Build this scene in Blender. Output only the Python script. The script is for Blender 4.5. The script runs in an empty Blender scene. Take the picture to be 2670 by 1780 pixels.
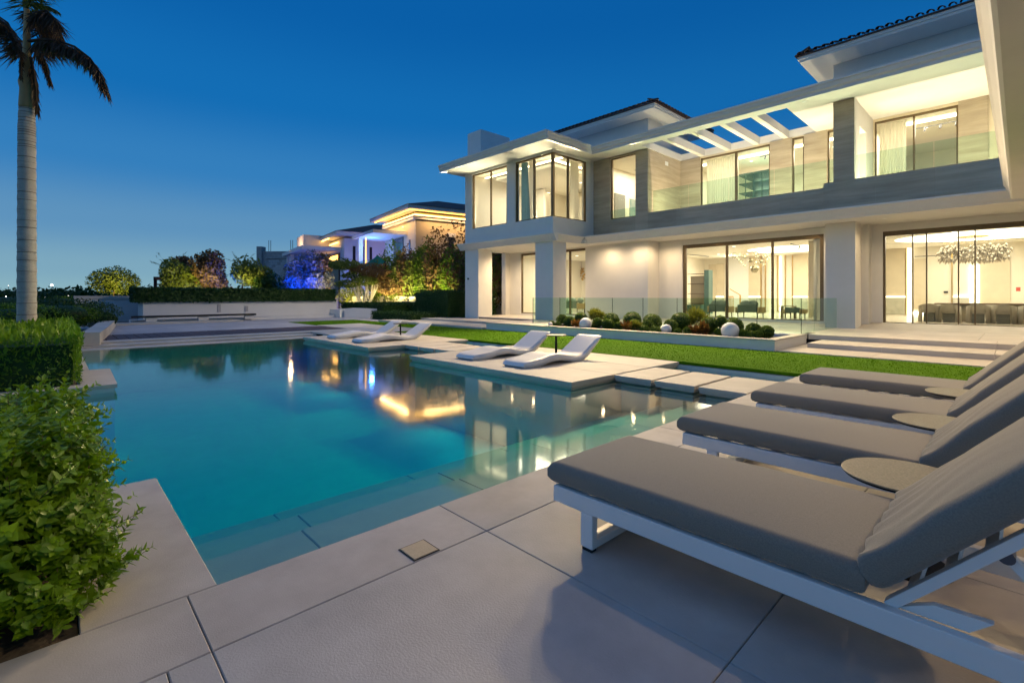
import bpy, bmesh, math, random
import numpy as np
from mathutils import Vector, Matrix
random.seed(7); RNG = np.random.default_rng(11)
scene = bpy.context.scene
COL = scene.collection
R = math.radians

# ---------------------------------------------------------------- camera
FPX, CX, HY, IW, IH = 1260.24, 1335.0, 772.13, 2670.0, 1780.0
TH = math.atan2(2661.2 - 1335.0, FPX)
FW = (-math.sin(TH), math.cos(TH)); RT = (math.cos(TH), math.sin(TH)); EYE = 1.45
cd = bpy.data.cameras.new('camera'); cam = bpy.data.objects.new('camera', cd); COL.objects.link(cam)
cd.sensor_width = 36; cd.lens = FPX / IW * 36; cd.clip_start = 0.05; cd.clip_end = 3000
cd.shift_y = (HY - IH / 2) / IW
cam.location = (0, 0, EYE); cam.rotation_euler = (R(90), 0, TH)
scene.camera = cam

# ---------------------------------------------------------------- world (blue hour), exposure
scene.view_settings.view_transform = 'Standard'; scene.view_settings.look = 'None'
scene.view_settings.exposure = 0.12; scene.view_settings.gamma = 1.0
world = bpy.data.worlds.new('World'); scene.world = world; world.use_nodes = True
wn = world.node_tree; wn.nodes.clear()
def N(nt, t, **kw):
    n = nt.nodes.new(t)
    for k, v in kw.items(): setattr(n, k, v)
    return n
w_out = N(wn, 'ShaderNodeOutputWorld'); w_bg = N(wn, 'ShaderNodeBackground')
w_tc = N(wn, 'ShaderNodeTexCoord'); w_sep = N(wn, 'ShaderNodeSeparateXYZ'); w_rmp = N(wn, 'ShaderNodeValToRGB')
wn.links.new(w_tc.outputs['Generated'], w_sep.inputs[0]); wn.links.new(w_sep.outputs['Z'], w_rmp.inputs[0])
cr = w_rmp.color_ramp; cr.interpolation = 'EASE'
stops = [(0.0, (.215, .37, .42)), (.045, (.165, .315, .415)), (.12, (.090, .235, .41)), (.22, (.028, .172, .41)),
         (.34, (.0055, .125, .375)), (.50, (.0025, .094, .325)), (1.0, (.003, .06, .24))]
cr.elements[0].position, cr.elements[0].color = 0, (*stops[0][1], 1)
cr.elements[1].position, cr.elements[1].color = 1, (*stops[-1][1], 1)
for p, c in stops[1:-1]:
    e = cr.elements.new(p); e.color = (*c, 1)
# the last of the daylight lies to the west (-X), so the sky is a little paler that way
w_m = N(wn, 'ShaderNodeMath', operation='MULTIPLY_ADD'); w_m.inputs[1].default_value = -.16; w_m.inputs[2].default_value = .98
wn.links.new(w_sep.outputs['X'], w_m.inputs[0])
wn.links.new(w_rmp.outputs[0], w_bg.inputs[0]); wn.links.new(w_m.outputs[0], w_bg.inputs[1])
wn.links.new(w_bg.outputs[0], w_out.inputs[0])

# soft cool after-glow of the dusk sky behind the camera
sl = bpy.data.lights.new('sun', 'SUN'); sl.energy = .36; sl.angle = R(100); sl.color = (.58, .77, 1.0)
so = bpy.data.objects.new('sun', sl); COL.objects.link(so)
so.rotation_euler = (R(42), 0, R(-12))

scene.render.engine = 'CYCLES'
scene.cycles.use_denoising = True
scene.cycles.max_bounces = 9; scene.cycles.transparent_max_bounces = 24
scene.cycles.diffuse_bounces = 4; scene.cycles.glossy_bounces = 4
scene.cycles.sample_clamp_indirect = 4.0; scene.cycles.caustics_refractive = False; scene.cycles.caustics_reflective = False
scene.cycles.blur_glossy = 0.6

# ---------------------------------------------------------------- picture -> place
def ray(x, y):
    r = (x - CX) / FPX
    return (FW[0] + r * RT[0], FW[1] + r * RT[1], -(y - HY) / FPX)
def gz(x, y, z=0.0):
    d = ray(x, y); t = (z - EYE) / d[2]; return (d[0] * t, d[1] * t, z)
def gY(x, y, Y):
    d = ray(x, y); t = Y / d[1]; return (d[0] * t, Y, EYE + d[2] * t)
def gX(x, y, X):
    d = ray(x, y); t = X / d[0]; return (X, d[1] * t, EYE + d[2] * t)
def at(x, y, dist):
    d = ray(x, y); return (d[0] * dist, d[1] * dist, EYE + d[2] * dist)
def depth(X, Y): return X * FW[0] + Y * FW[1]

# ---------------------------------------------------------------- materials
MATS = {}
def mat(name, col, rough=.6, var=.12, scale=6.0, bump=0.0, bscale=None, metal=0.0, stretch=(1, 1, 1), spec=.4,
        col2=None, detail=5, sheen=0.0, emis=None, estr=0.0, local=False, transl=None, piece=0.0):
    m = bpy.data.materials.new(name); m.use_nodes = True; nt = m.node_tree; nt.nodes.clear()
    out = N(nt, 'ShaderNodeOutputMaterial'); b = N(nt, 'ShaderNodeBsdfPrincipled')
    b.inputs['Roughness'].default_value = rough; b.inputs['Metallic'].default_value = metal
    b.inputs['Specular IOR Level'].default_value = spec
    if sheen: b.inputs['Sheen Weight'].default_value = sheen
    if local: co = N(nt, 'ShaderNodeTexCoord').outputs['Object']
    else: co = N(nt, 'ShaderNodeNewGeometry').outputs['Position']
    mp = N(nt, 'ShaderNodeMapping'); mp.inputs['Scale'].default_value = stretch; nt.links.new(co, mp.inputs[0])
    nz = N(nt, 'ShaderNodeTexNoise'); nz.inputs['Scale'].default_value = scale; nz.inputs['Detail'].default_value = detail
    nz.inputs['Roughness'].default_value = .62
    nt.links.new(mp.outputs[0], nz.inputs['Vector'])
    rm = N(nt, 'ShaderNodeValToRGB'); rm.color_ramp.elements[0].position = .28; rm.color_ramp.elements[1].position = .74
    c2 = col2 if col2 else tuple(min(1, c * (1 + var)) for c in col)
    c1 = col if col2 else tuple(c * (1 - var) for c in col)
    rm.color_ramp.elements[0].color = (*c1, 1); rm.color_ramp.elements[1].color = (*c2, 1)
    nt.links.new(nz.outputs[0], rm.inputs[0]); nt.links.new(rm.outputs[0], b.inputs['Base Color'])
    if piece:
        oi = N(nt, 'ShaderNodeObjectInfo'); hs = N(nt, 'ShaderNodeHueSaturation'); mr = N(nt, 'ShaderNodeMapRange'); mr.inputs[3].default_value = 1 - piece; mr.inputs[4].default_value = 1 + piece
        nb = N(nt, 'ShaderNodeTexNoise'); nb.inputs['Scale'].default_value = .55; nb.inputs['Detail'].default_value = 6; nt.links.new(co, nb.inputs['Vector'])
        m2 = N(nt, 'ShaderNodeMapRange'); m2.inputs[1].default_value = .3; m2.inputs[2].default_value = .7; m2.inputs[3].default_value = .86; m2.inputs[4].default_value = 1.08
        mm = N(nt, 'ShaderNodeMath', operation='MULTIPLY'); nt.links.new(oi.outputs['Random'], mr.inputs[0]); nt.links.new(nb.outputs[0], m2.inputs[0])
        nt.links.new(mr.outputs[0], mm.inputs[0]); nt.links.new(m2.outputs[0], mm.inputs[1]); nt.links.new(mm.outputs[0], hs.inputs['Value'])
        nt.links.new(rm.outputs[0], hs.inputs['Color']); nt.links.new(hs.outputs[0], b.inputs['Base Color'])
    if bump:
        n2 = N(nt, 'ShaderNodeTexNoise'); n2.inputs['Scale'].default_value = bscale or scale * 6; n2.inputs['Detail'].default_value = 4
        nt.links.new(mp.outputs[0], n2.inputs['Vector'])
        bp = N(nt, 'ShaderNodeBump'); bp.inputs['Strength'].default_value = min(1, bump * 1.6); bp.inputs['Distance'].default_value = .4 / (bscale or scale * 6)
        nt.links.new(n2.outputs[0], bp.inputs['Height']); nt.links.new(bp.outputs[0], b.inputs['Normal'])
    if emis:
        b.inputs['Emission Color'].default_value = (*emis, 1); b.inputs['Emission Strength'].default_value = estr
    sh = b.outputs[0]
    if transl:
        tb = N(nt, 'ShaderNodeBsdfTranslucent'); tb.inputs[0].default_value = (*transl, 1)
        mx = N(nt, 'ShaderNodeMixShader'); mx.inputs[0].default_value = .35
        nt.links.new(sh, mx.inputs[1]); nt.links.new(tb.outputs[0], mx.inputs[2]); sh = mx.outputs[0]
    nt.links.new(sh, out.inputs[0]); MATS[name] = m
    return m
def emit(name, col, s):
    m = bpy.data.materials.new(name); m.use_nodes = True; nt = m.node_tree; nt.nodes.clear()
    out = N(nt, 'ShaderNodeOutputMaterial'); e = N(nt, 'ShaderNodeEmission'); e.inputs[0].default_value = (*col, 1); e.inputs[1].default_value = s
    nt.links.new(e.outputs[0], out.inputs[0]); MATS[name] = m; return m
def schlick(nt, f0, k=1.0, normal=None, ex=5):
    ge = N(nt, 'ShaderNodeNewGeometry'); d = N(nt, 'ShaderNodeVectorMath', operation='DOT_PRODUCT')
    nt.links.new(ge.outputs['Incoming'], d.inputs[0]); nt.links.new(normal or ge.outputs['Normal'], d.inputs[1])
    a = N(nt, 'ShaderNodeMath', operation='ABSOLUTE'); nt.links.new(d.outputs['Value'], a.inputs[0])
    b = N(nt, 'ShaderNodeMath', operation='SUBTRACT', use_clamp=True); b.inputs[0].default_value = 1; nt.links.new(a.outputs[0], b.inputs[1])
    c = N(nt, 'ShaderNodeMath', operation='POWER'); nt.links.new(b.outputs[0], c.inputs[0]); c.inputs[1].default_value = ex
    e = N(nt, 'ShaderNodeMath', operation='MULTIPLY_ADD', use_clamp=True); nt.links.new(c.outputs[0], e.inputs[0]); e.inputs[1].default_value = (1 - f0) * k; e.inputs[2].default_value = f0 * k
    return e.outputs[0]
def glass(name, tint, ior=1.45, refl=1.0, rough=0.0):
    m = bpy.data.materials.new(name); m.use_nodes = True; nt = m.node_tree; nt.nodes.clear()
    out = N(nt, 'ShaderNodeOutputMaterial'); t = N(nt, 'ShaderNodeBsdfTransparent'); t.inputs[0].default_value = (*tint, 1)
    g = N(nt, 'ShaderNodeBsdfGlossy'); g.inputs['Roughness'].default_value = rough
    mx = N(nt, 'ShaderNodeMixShader'); nt.links.new(schlick(nt, ((ior - 1) / (ior + 1)) ** 2, refl), mx.inputs[0]); nt.links.new(t.outputs[0], mx.inputs[1]); nt.links.new(g.outputs[0], mx.inputs[2])
    nt.links.new(mx.outputs[0], out.inputs[0]); MATS[name] = m; return m

mat('plaster', (.74, .72, .68), .75, .035, 1.3, .10, 60)
mat('plaster_far', (.62, .60, .60), .8, .05, 1.0)
mat('plaster_tan', (.50, .41, .28), .8, .06, 1.0)
mat('stone', (.37, .30, .215), .55, col2=(.57, .49, .37), scale=1.1, stretch=(.55, .55, 5.5), bump=.12, bscale=14, detail=8, piece=.06)
mat('paving', (.39, .365, .34), .62, col2=(.57, .545, .515), scale=1.7, bump=.25, bscale=95, detail=12, piece=.06)
mat('paving_grey', (.36, .345, .35), .62, col2=(.45, .435, .44), scale=1.6, bump=.12, bscale=60, piece=.06)
mat('coping', (.41, .375, .34), .66, col2=(.57, .53, .485), scale=2.4, bump=.30, bscale=150, detail=9, piece=.06)
mat('cream_stone', (.56, .51, .44), .6, .10, 2.0, .14, 70, piece=.06)
mat('grout', (.035, .032, .03), .9, .1, 8)
mat('wall_white', (.62, .61, .60), .75, .05, .7, .10, 40)
mat('frame_bronze', (.15, .105, .055), .38, .15, 9, metal=.55)
mat('frame_dark', (.018, .018, .020), .4, .15, 9, metal=.3)
mat('white_paint', (.80, .80, .79), .33, .02, 4, .04, 200, spec=.5)
mat('fabric', (.185, .170, .142), .95, col2=(.265, .243, .203), scale=170, bump=.35, bscale=420, sheen=.25, local=True, detail=3)
mat('fabric_edge', (.16, .155, .15), .95, .1, 120, .2, 300)
mat('table_stone', (.15, .125, .085), .5, col2=(.30, .26, .19), scale=85, bump=.15, bscale=160, local=True, detail=6)
mat('black_metal', (.014, .013, .013), .4, .2, 20, metal=.5)
mat('chaise', (.74, .73, .71), .38, .025, 3.0, .03, 60, spec=.5)
mat('turf', (.062, .155, .003), .95, col2=(.088, .195, .005), spec=.05, scale=3.5, bump=.2, bscale=240, detail=10)
mat('turf_blade', (.078, .182, .004), .95, .12, 3.5, spec=.03, transl=(.08, .19, .005))
mat('timber', (.060, .034, .030), .62, col2=(.115, .070, .060), scale=5, stretch=(.8, 9, 4), bump=.2, bscale=30, piece=.06)
mat('soil', (.030, .021, .014), .95, .4, 30, .8, 60)
mat('soil_light', (.10, .075, .055), .95, .4, 30, .6, 60)
mat('leaf_near', (.075, .17, .005), .40, col2=(.215, .35, .014), scale=9, spec=.45, transl=(.22, .40, .01), bump=.1, bscale=60)
mat('leaf_far', (.060, .15, .005), .5, col2=(.175, .30, .012), scale=7, spec=.4, transl=(.12, .25, .01))
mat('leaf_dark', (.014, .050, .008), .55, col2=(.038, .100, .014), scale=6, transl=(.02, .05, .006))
mat('leaf_tree', (.070, .120, .014), .5, col2=(.190, .235, .04), scale=3, transl=(.16, .21, .02))
mat('leaf_rust', (.095, .058, .024), .6, col2=(.230, .150, .060), scale=3, transl=(.18, .10, .03))
mat('leaf_ball', (.045, .105, .010), .55, col2=(.130, .20, .024), scale=14, transl=(.12, .2, .012))
mat('leaf_silver', (.085, .105, .10), .45, col2=(.20, .22, .21), scale=3, transl=(.14, .16, .16))
mat('leaf_yellow', (.12, .15, .018), .5, col2=(.26, .26, .04), scale=10, transl=(.2, .22, .02))
mat('leaf_red', (.085, .055, .012), .55, col2=(.20, .13, .025), scale=10, transl=(.15, .06, .01))
mat('palm_green', (.06, .10, .012), .5, col2=(.13, .17, .02), scale=5, transl=(.12, .16, .02))
mat('palm_dry', (.060, .036, .022), .8, col2=(.140, .092, .055), scale=5, transl=(.1, .06, .03))
mat('bark', (.12, .085, .055), .9, .35, 8, .5, 40)
mat('palm_bark', (.42, .375, .315), .85, col2=(.58, .535, .47), scale=4, stretch=(1, 1, 2.5), bump=.5, bscale=26)
mat('palm_ring', (.25, .215, .18), .9, .2, 10)
mat('crownshaft', (.34, .21, .085), .6, col2=(.48, .32, .14), scale=5, stretch=(1, 1, .25))
mat('tile_roof', (.050, .028, .020), .7, col2=(.120, .065, .045), scale=9, bump=.2, bscale=40)
mat('rock_teal', (.10, .135, .14), .8, col2=(.23, .27, .27), scale=3.5, bump=.9, bscale=9, detail=9)
mat('rock_brown', (.07, .045, .03), .85, col2=(.36, .27, .19), scale=7, bump=.9, bscale=12, detail=9)
mat('pebble', (.52, .50, .47), .7, .12, 12, .2, 60)
mat('basin', (.56, .62, .62), .6, .06, 3, .05, 40)
mat('basin_step', (.38, .365, .32), .65, .06, 3, .08, 60)
mat('concrete', (.34, .34, .33), .9, .25, 2.0, .3, 10)
mat('concrete_block', (.42, .43, .43), .9, .15, 3, .2, 12)
mat('rust_steel', (.10, .035, .025), .8, .3, 6)
mat('sail', (.012, .17, .13), .7, .15, 3)
mat('int_wall', (.78, .72, .60), .7, .03, 2)
mat('int_warm', (.66, .57, .42), .65, .06, 2)
mat('int_floor', (.62, .56, .46), .22, .05, 1.5)
mat('int_ceiling', (.80, .76, .66), .8, .02, 2)
mat('gold', (.60, .38, .12), .28, .1, 6, metal=.9)
mat('marble', (.40, .40, .33), .25, col2=(.62, .60, .50), scale=1.6, detail=10)
mat('sofa', (.16, .19, .16), .9, .1, 30, .2, 200)
mat('sofa_tan', (.46, .33, .18), .8, .08, 20)
mat('cushion', (.30, .33, .28), .9, .25, 20, .2, 100)
mat('chair_fab', (.50, .45, .36), .85, .06, 20)
mat('chair_dark', (.20, .20, .17), .85, .1, 20)
mat('cabinet_green', (.10, .17, .145), .5, .1, 4)
mat('wood_table', (.20, .13, .08), .4, .2, 4, stretch=(1, 8, 4))
mat('curtain', (.82, .78, .68), .9, .03, 4, transl=(.8, .74, .6))
mat('curtain_blue', (.20, .33, .37), .9, .1, 4, transl=(.14, .26, .30))
mat('tv_art', (.10, .19, .19), .5, col2=(.42, .44, .36), scale=1.4, detail=9)
mat('crystal', (.42, .36, .27), .28, .35, 12, metal=.6)
mat('smoke_glass', (.30, .26, .16), .08, .2, 5, metal=.8)
mat('globe', (.74, .72, .70), .45, .02, 4)
mat('far_ground', (.05, .055, .04), .95, .3, .2)
mat('far_building', (.16, .16, .17), .9, .2, .3)
mat('brass_lid', (.52, .42, .27), .6, .08, 20, .2, 80)
mat('red_box', (.45, .06, .03), .5, .1, 10)
mat('pin_metal', (.10, .12, .16), .35, .1, 20, metal=.8)
emit('glow_cove', (1.0, .90, .66), 5.0)
emit('glow_strip', (1.0, .84, .55), 7.0)
emit('glow_led', (1.0, .53, .11), 9.0)
emit('glow_led_soft', (1.0, .50, .10), 4.0)
emit('glow_lamp', (1.0, .90, .72), 2.5)
emit('glow_blue', (.02, .16, 1.0), 6.0)
emit('glow_city', (1.0, .95, .85), 6.0)
emit('glow_bulb', (1.0, .82, .5), 3.0)
glass('window_glass', (.955, .975, .955), 1.45, .8)
glass('rail_glass', (.83, .935, .88), 1.40, .6)
glass('rail_edge', (.10, .26, .22), 1.45, .6)
glass('case_glass', (.86, .94, .90), 1.5, 1.0)
glass('bubble', (.93, .93, .86), 1.5, 1.4)

# pool water: a fresnel mirror over clear, light-absorbing water
def water_mat():
    m = bpy.data.materials.new('pool_water'); m.use_nodes = True; nt = m.node_tree; nt.nodes.clear()
    out = N(nt, 'ShaderNodeOutputMaterial'); t = N(nt, 'ShaderNodeBsdfTransparent'); t.inputs[0].default_value = (.98, 1, 1, 1)
    g = N(nt, 'ShaderNodeBsdfGlossy'); g.inputs['Roughness'].default_value = .065
    pos = N(nt, 'ShaderNodeNewGeometry'); nz = N(nt, 'ShaderNodeTexNoise'); nz.inputs['Scale'].default_value = 1.6; nz.inputs['Detail'].default_value = 2
    nt.links.new(pos.outputs['Position'], nz.inputs['Vector'])
    bp = N(nt, 'ShaderNodeBump'); bp.inputs['Strength'].default_value = .03; bp.inputs['Distance'].default_value = .05
    nt.links.new(nz.outputs[0], bp.inputs['Height']); nt.links.new(bp.outputs[0], g.inputs['Normal'])
    mx = N(nt, 'ShaderNodeMixShader'); nt.links.new(schlick(nt, .07, ex=3.6), mx.inputs[0]); nt.links.new(t.outputs[0], mx.inputs[1]); nt.links.new(g.outputs[0], mx.inputs[2])
    va = N(nt, 'ShaderNodeVolumeAbsorption'); va.inputs[0].default_value = (.0, .915, .885, 1); va.inputs[1].default_value = .95
    nt.links.new(mx.outputs[0], out.inputs[0]); nt.links.new(va.outputs[0], out.inputs['Volume']); MATS['pool_water'] = m
water_mat()

# ---------------------------------------------------------------- mesh building
def wloc(o):
    v = Vector((0, 0, 0))
    while o is not None: v += o.location; o = o.parent
    return v
class MB:
    def __init__(s): s.v = []; s.f = []; s.smooth = False
    def add(s, vs, fs):
        n = len(s.v); s.v += [tuple(v) for v in vs]; s.f += [tuple(i + n for i in q) for q in fs]; return s
    def box(s, x0, x1, y0, y1, z0, z1):
        if x0 > x1: x0, x1 = x1, x0
        if y0 > y1: y0, y1 = y1, y0
        if z0 > z1: z0, z1 = z1, z0
        return s.add([(x0, y0, z0), (x1, y0, z0), (x1, y1, z0), (x0, y1, z0), (x0, y0, z1), (x1, y0, z1), (x1, y1, z1), (x0, y1, z1)],
                     [(0, 3, 2, 1), (4, 5, 6, 7), (0, 1, 5, 4), (1, 2, 6, 5), (2, 3, 7, 6), (3, 0, 4, 7)])
    def slab(s, x0, x1, y0, y1, z0, z1, c=.004):
        b = [(x0, y0), (x1, y0), (x1, y1), (x0, y1)]; t = [(x0 + c, y0 + c), (x1 - c, y0 + c), (x1 - c, y1 - c), (x0 + c, y1 - c)]
        vs = [(x, y, z0) for x, y in b] + [(x, y, z1 - c) for x, y in b] + [(x, y, z1) for x, y in t]
        fs = [(0, 3, 2, 1)] + [(i, (i + 1) % 4, 4 + (i + 1) % 4, 4 + i) for i in range(4)] + [(4 + i, 4 + (i + 1) % 4, 8 + (i + 1) % 4, 8 + i) for i in range(4)] + [(8, 9, 10, 11)]
        return s.add(vs, fs)
    def prism(s, poly, z0, z1):
        n = len(poly); a = sum(poly[i][0] * poly[(i + 1) % n][1] - poly[(i + 1) % n][0] * poly[i][1] for i in range(n))
        if a < 0: poly = poly[::-1]
        return s.add([(x, y, z0) for x, y in poly] + [(x, y, z1) for x, y in poly],
                     [tuple(range(n - 1, -1, -1)), tuple(range(n, 2 * n))] + [(i, (i + 1) % n, n + (i + 1) % n, n + i) for i in range(n)])
    def sweepX(s, prof, x0, x1):     # profile in (y,z), closed
        n = len(prof); return s.add([(x0, y, z) for y, z in prof] + [(x1, y, z) for y, z in prof],
                     [tuple(range(n)), tuple(range(2 * n - 1, n - 1, -1))] + [((i + 1) % n, i, n + i, n + (i + 1) % n) for i in range(n)])
    def sweepY(s, prof, y0, y1):     # profile in (x,z)
        n = len(prof); return s.add([(x, y0, z) for x, z in prof] + [(x, y1, z) for x, z in prof],
                     [tuple(range(n)), tuple(range(2 * n - 1, n - 1, -1))] + [((i + 1) % n, i, n + i, n + (i + 1) % n) for i in range(n)])
    def tube(s, p, q, r0, r1=None, n=8, caps=True):
        p, q = Vector(p), Vector(q); r1 = r0 if r1 is None else r1; d = (q - p)
        if d.length < 1e-6: return s
        d.normalize(); u = d.orthogonal().normalized(); w = d.cross(u)
        a = [p + (u * math.cos(k * 2 * math.pi / n) + w * math.sin(k * 2 * math.pi / n)) * r0 for k in range(n)]
        b = [q + (u * math.cos(k * 2 * math.pi / n) + w * math.sin(k * 2 * math.pi / n)) * r1 for k in range(n)]
        fs = [(k, (k + 1) % n, n + (k + 1) % n, n + k) for k in range(n)]
        if caps: fs += [tuple(range(n - 1, -1, -1)), tuple(range(n, 2 * n))]
        return s.add(a + b, fs)
    def bar(s, p, q, w, h, up=(0, 0, 1)):    # rectangular bar
        p, q = Vector(p), Vector(q); d = (q - p).normalized(); sd = d.cross(Vector(up)).normalized(); u = sd.cross(d)
        vs = [e + sd * a * w / 2 + u * b * h / 2 for e in (p, q) for a, b in ((-1, -1), (1, -1), (1, 1), (-1, 1))]
        return s.add(vs, [(3, 2, 1, 0), (4, 5, 6, 7), (0, 1, 5, 4), (1, 2, 6, 5), (2, 3, 7, 6), (3, 0, 4, 7)])
    def lathe(s, prof, c=(0, 0, 0), n=24):
        m = len(prof); vs = [(c[0] + r * math.cos(2 * math.pi * k / n), c[1] + r * math.sin(2 * math.pi * k / n), c[2] + z) for r, z in prof for k in range(n)]
        fs = [(i * n + k, i * n + (k + 1) % n, (i + 1) * n + (k + 1) % n, (i + 1) * n + k) for i in range(m - 1) for k in range(n)]
        fs += [tuple(range(n - 1, -1, -1)), tuple((m - 1) * n + k for k in range(n))]
        return s.add(vs, fs)
    def ball(s, c, rx, ry=None, rz=None, n=16, m=10):
        ry = ry or rx; rz = rz or rx
        pr = [(max(1e-4, math.sin(math.pi * i / m)), -math.cos(math.pi * i / m)) for i in range(m + 1)]
        vs = [(c[0] + r * rx * math.cos(2 * math.pi * k / n), c[1] + r * ry * math.sin(2 * math.pi * k / n), c[2] + z * rz) for r, z in pr for k in range(n)]
        fs = [(i * n + k, i * n + (k + 1) % n, (i + 1) * n + (k + 1) % n, (i + 1) * n + k) for i in range(m) for k in range(n)]
        return s.add(vs, fs)
    def build(s, name, m, parent=None, smooth=False, bevel=0, local=False):
        off = Vector((0, 0, 0)) if local else wloc(parent); me = bpy.data.meshes.new(name)
        me.from_pydata([(x - off.x, y - off.y, z - off.z) for x, y, z in s.v], [], s.f); me.update()
        me.materials.append(MATS[m])
        if smooth: me.polygons.foreach_set('use_smooth', [True] * len(me.polygons))
        o = bpy.data.objects.new(name, me); COL.objects.link(o)
        if parent: o.parent = parent
        if bevel:
            bv = o.modifiers.new('bevel', 'BEVEL'); bv.width = bevel; bv.segments = 2; bv.limit_method = 'ANGLE'
        return o
def empty(name, loc=(0, 0, 0), rz=0, parent=None):
    o = bpy.data.objects.new(name, None); COL.objects.link(o); o.location = loc; o.rotation_euler = (0, 0, rz); o.empty_display_size = .2
    if parent: o.parent = parent
    return o
def tag(o, label, cat, group=None, kind=None):
    o['label'] = label; o['category'] = cat
    if group: o['group'] = group
    if kind: o['kind'] = kind
    return o
def struct(o, label=None):
    o['kind'] = 'structure'
    if label: o['label'] = label
    return o
def copy_tree(o, parent=None):
    c = o.copy(); COL.objects.link(c); c.parent = parent
    for ch in [k for k in o.children]: copy_tree(ch, c)
    return c
def lamp(kind, loc, power, col=(1, .78, .48), parent=None, size=.3, size_y=None, rot=(0, 0, 0), cone=150, blend=.6, name='lamp'):
    l = bpy.data.lights.new(name, kind); l.energy = power; l.color = col
    if kind == 'AREA':
        l.shape = 'RECTANGLE'; l.size = size; l.size_y = size_y or size
    elif kind == 'SPOT':
        l.spot_size = R(cone); l.spot_blend = blend; l.shadow_soft_size = size
    else: l.shadow_soft_size = size
    o = bpy.data.objects.new(name, l); COL.objects.link(o); o.rotation_euler = rot
    o.location = Vector(loc) - wloc(parent)
    if parent: o.parent = parent
    return o

# ---------------------------------------------------------------- foliage
def quads_obj(name, C, U, V, m, parent=None, kink=True):
    """leaf quads: centres C, half axes U (length) and V (width); each a pointed leaf of two triangles-pairs"""
    n = len(C); off = np.array(wloc(parent))
    P = np.empty((n, 4, 3)); P[:, 0] = C - U; P[:, 1] = C + V - U * .1; P[:, 2] = C + U; P[:, 3] = C - V - U * .1
    me = bpy.data.meshes.new(name); me.vertices.add(n * 4); me.vertices.foreach_set('co', (P.reshape(-1, 3) - off).ravel())
    me.loops.add(n * 4); me.loops.foreach_set('vertex_index', np.arange(n * 4, dtype=np.int32))
    me.polygons.add(n); me.polygons.foreach_set('loop_start', np.arange(0, n * 4, 4, dtype=np.int32))
    me.update(); me.validate(); me.materials.append(MATS[m])
    o = bpy.data.objects.new(name, me); COL.objects.link(o)
    if parent: o.parent = parent
    return o
def rand_unit(n):
    v = RNG.normal(size=(n, 3)); return v / np.linalg.norm(v, axis=1)[:, None]
def leaf_axes(Nrm, size, aspect=.45, spread=.8):
    n = len(Nrm); d = Nrm + RNG.normal(size=(n, 3)) * spread; d /= np.linalg.norm(d, axis=1)[:, None]
    t = np.cross(d, rand_unit(n)); t /= np.linalg.norm(t, axis=1)[:, None] + 1e-9
    sz = size * RNG.uniform(.6, 1.3, n)[:, None]
    return t * sz, np.cross(d, t) * sz * aspect
def blob_pts(c, r, n, shell=.55, lumps=7, amp=.22):
    """points through the volume of an uneven crown"""
    d = rand_unit(n); ld = rand_unit(lumps); la = RNG.uniform(-amp, amp, lumps)
    k = 1 + sum(la[i] * np.clip(d @ ld[i], 0, 1) ** 3 * 2 for i in range(lumps))
    rad = (shell + (1 - shell) * RNG.random(n) ** .6) * k
    return np.array(c) + d * rad[:, None] * np.array(r), d
def box_pts(x0, x1, y0, y1, z0, z1, n, thick=.12, faces='TFBLR'):
    ar = {'T': (x1 - x0) * (y1 - y0), 'F': (x1 - x0) * (z1 - z0), 'B': (x1 - x0) * (z1 - z0), 'L': (y1 - y0) * (z1 - z0), 'R': (y1 - y0) * (z1 - z0)}
    tot = sum(ar[f] for f in faces); Ps, Ns = [], []
    for f in faces:
        k = max(1, int(n * ar[f] / tot)); x = RNG.uniform(x0, x1, k); y = RNG.uniform(y0, y1, k); z = RNG.uniform(z0, z1, k); t = RNG.random(k) ** 1.5 * thick
        nm = np.zeros((k, 3))
        if f == 'T': z = z1 - t; nm[:, 2] = 1
        if f == 'F': y = y0 + t; nm[:, 1] = -1
        if f == 'B': y = y1 - t; nm[:, 1] = 1
        if f == 'L': x = x0 + t; nm[:, 0] = -1
        if f == 'R': x = x1 - t; nm[:, 0] = 1
        Ps.append(np.stack([x, y, z], 1)); Ns.append(nm)
    P = np.concatenate(Ps); wob = np.sin(P[:, 0] * 3.1 + P[:, 1] * 2.3) * .02 + np.sin(P[:, 1] * 7 + P[:, 2] * 5) * .015
    Nn = np.concatenate(Ns); return P + Nn * wob[:, None] + RNG.normal(size=P.shape) * .012, Nn
def hedge(name, x0, x1, y0, y1, z0, z1, n, size, m, label, group=None, faces='TFBLR', core='leaf_dark', thick=.12, core_in=.10, trunk=True):
    t = empty(name, ((x0 + x1) / 2, (y0 + y1) / 2, z0))
    tag(t, label, 'hedge', group)
    P, Nn = box_pts(x0, x1, y0, y1, z0, z1, n, thick, faces); U, V = leaf_axes(Nn, size, .5, .9)
    quads_obj('foliage', P, U, V, m, t)['kind'] = 'stuff'
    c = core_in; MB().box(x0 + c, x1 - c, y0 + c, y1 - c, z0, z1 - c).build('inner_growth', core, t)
    return t
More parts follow.
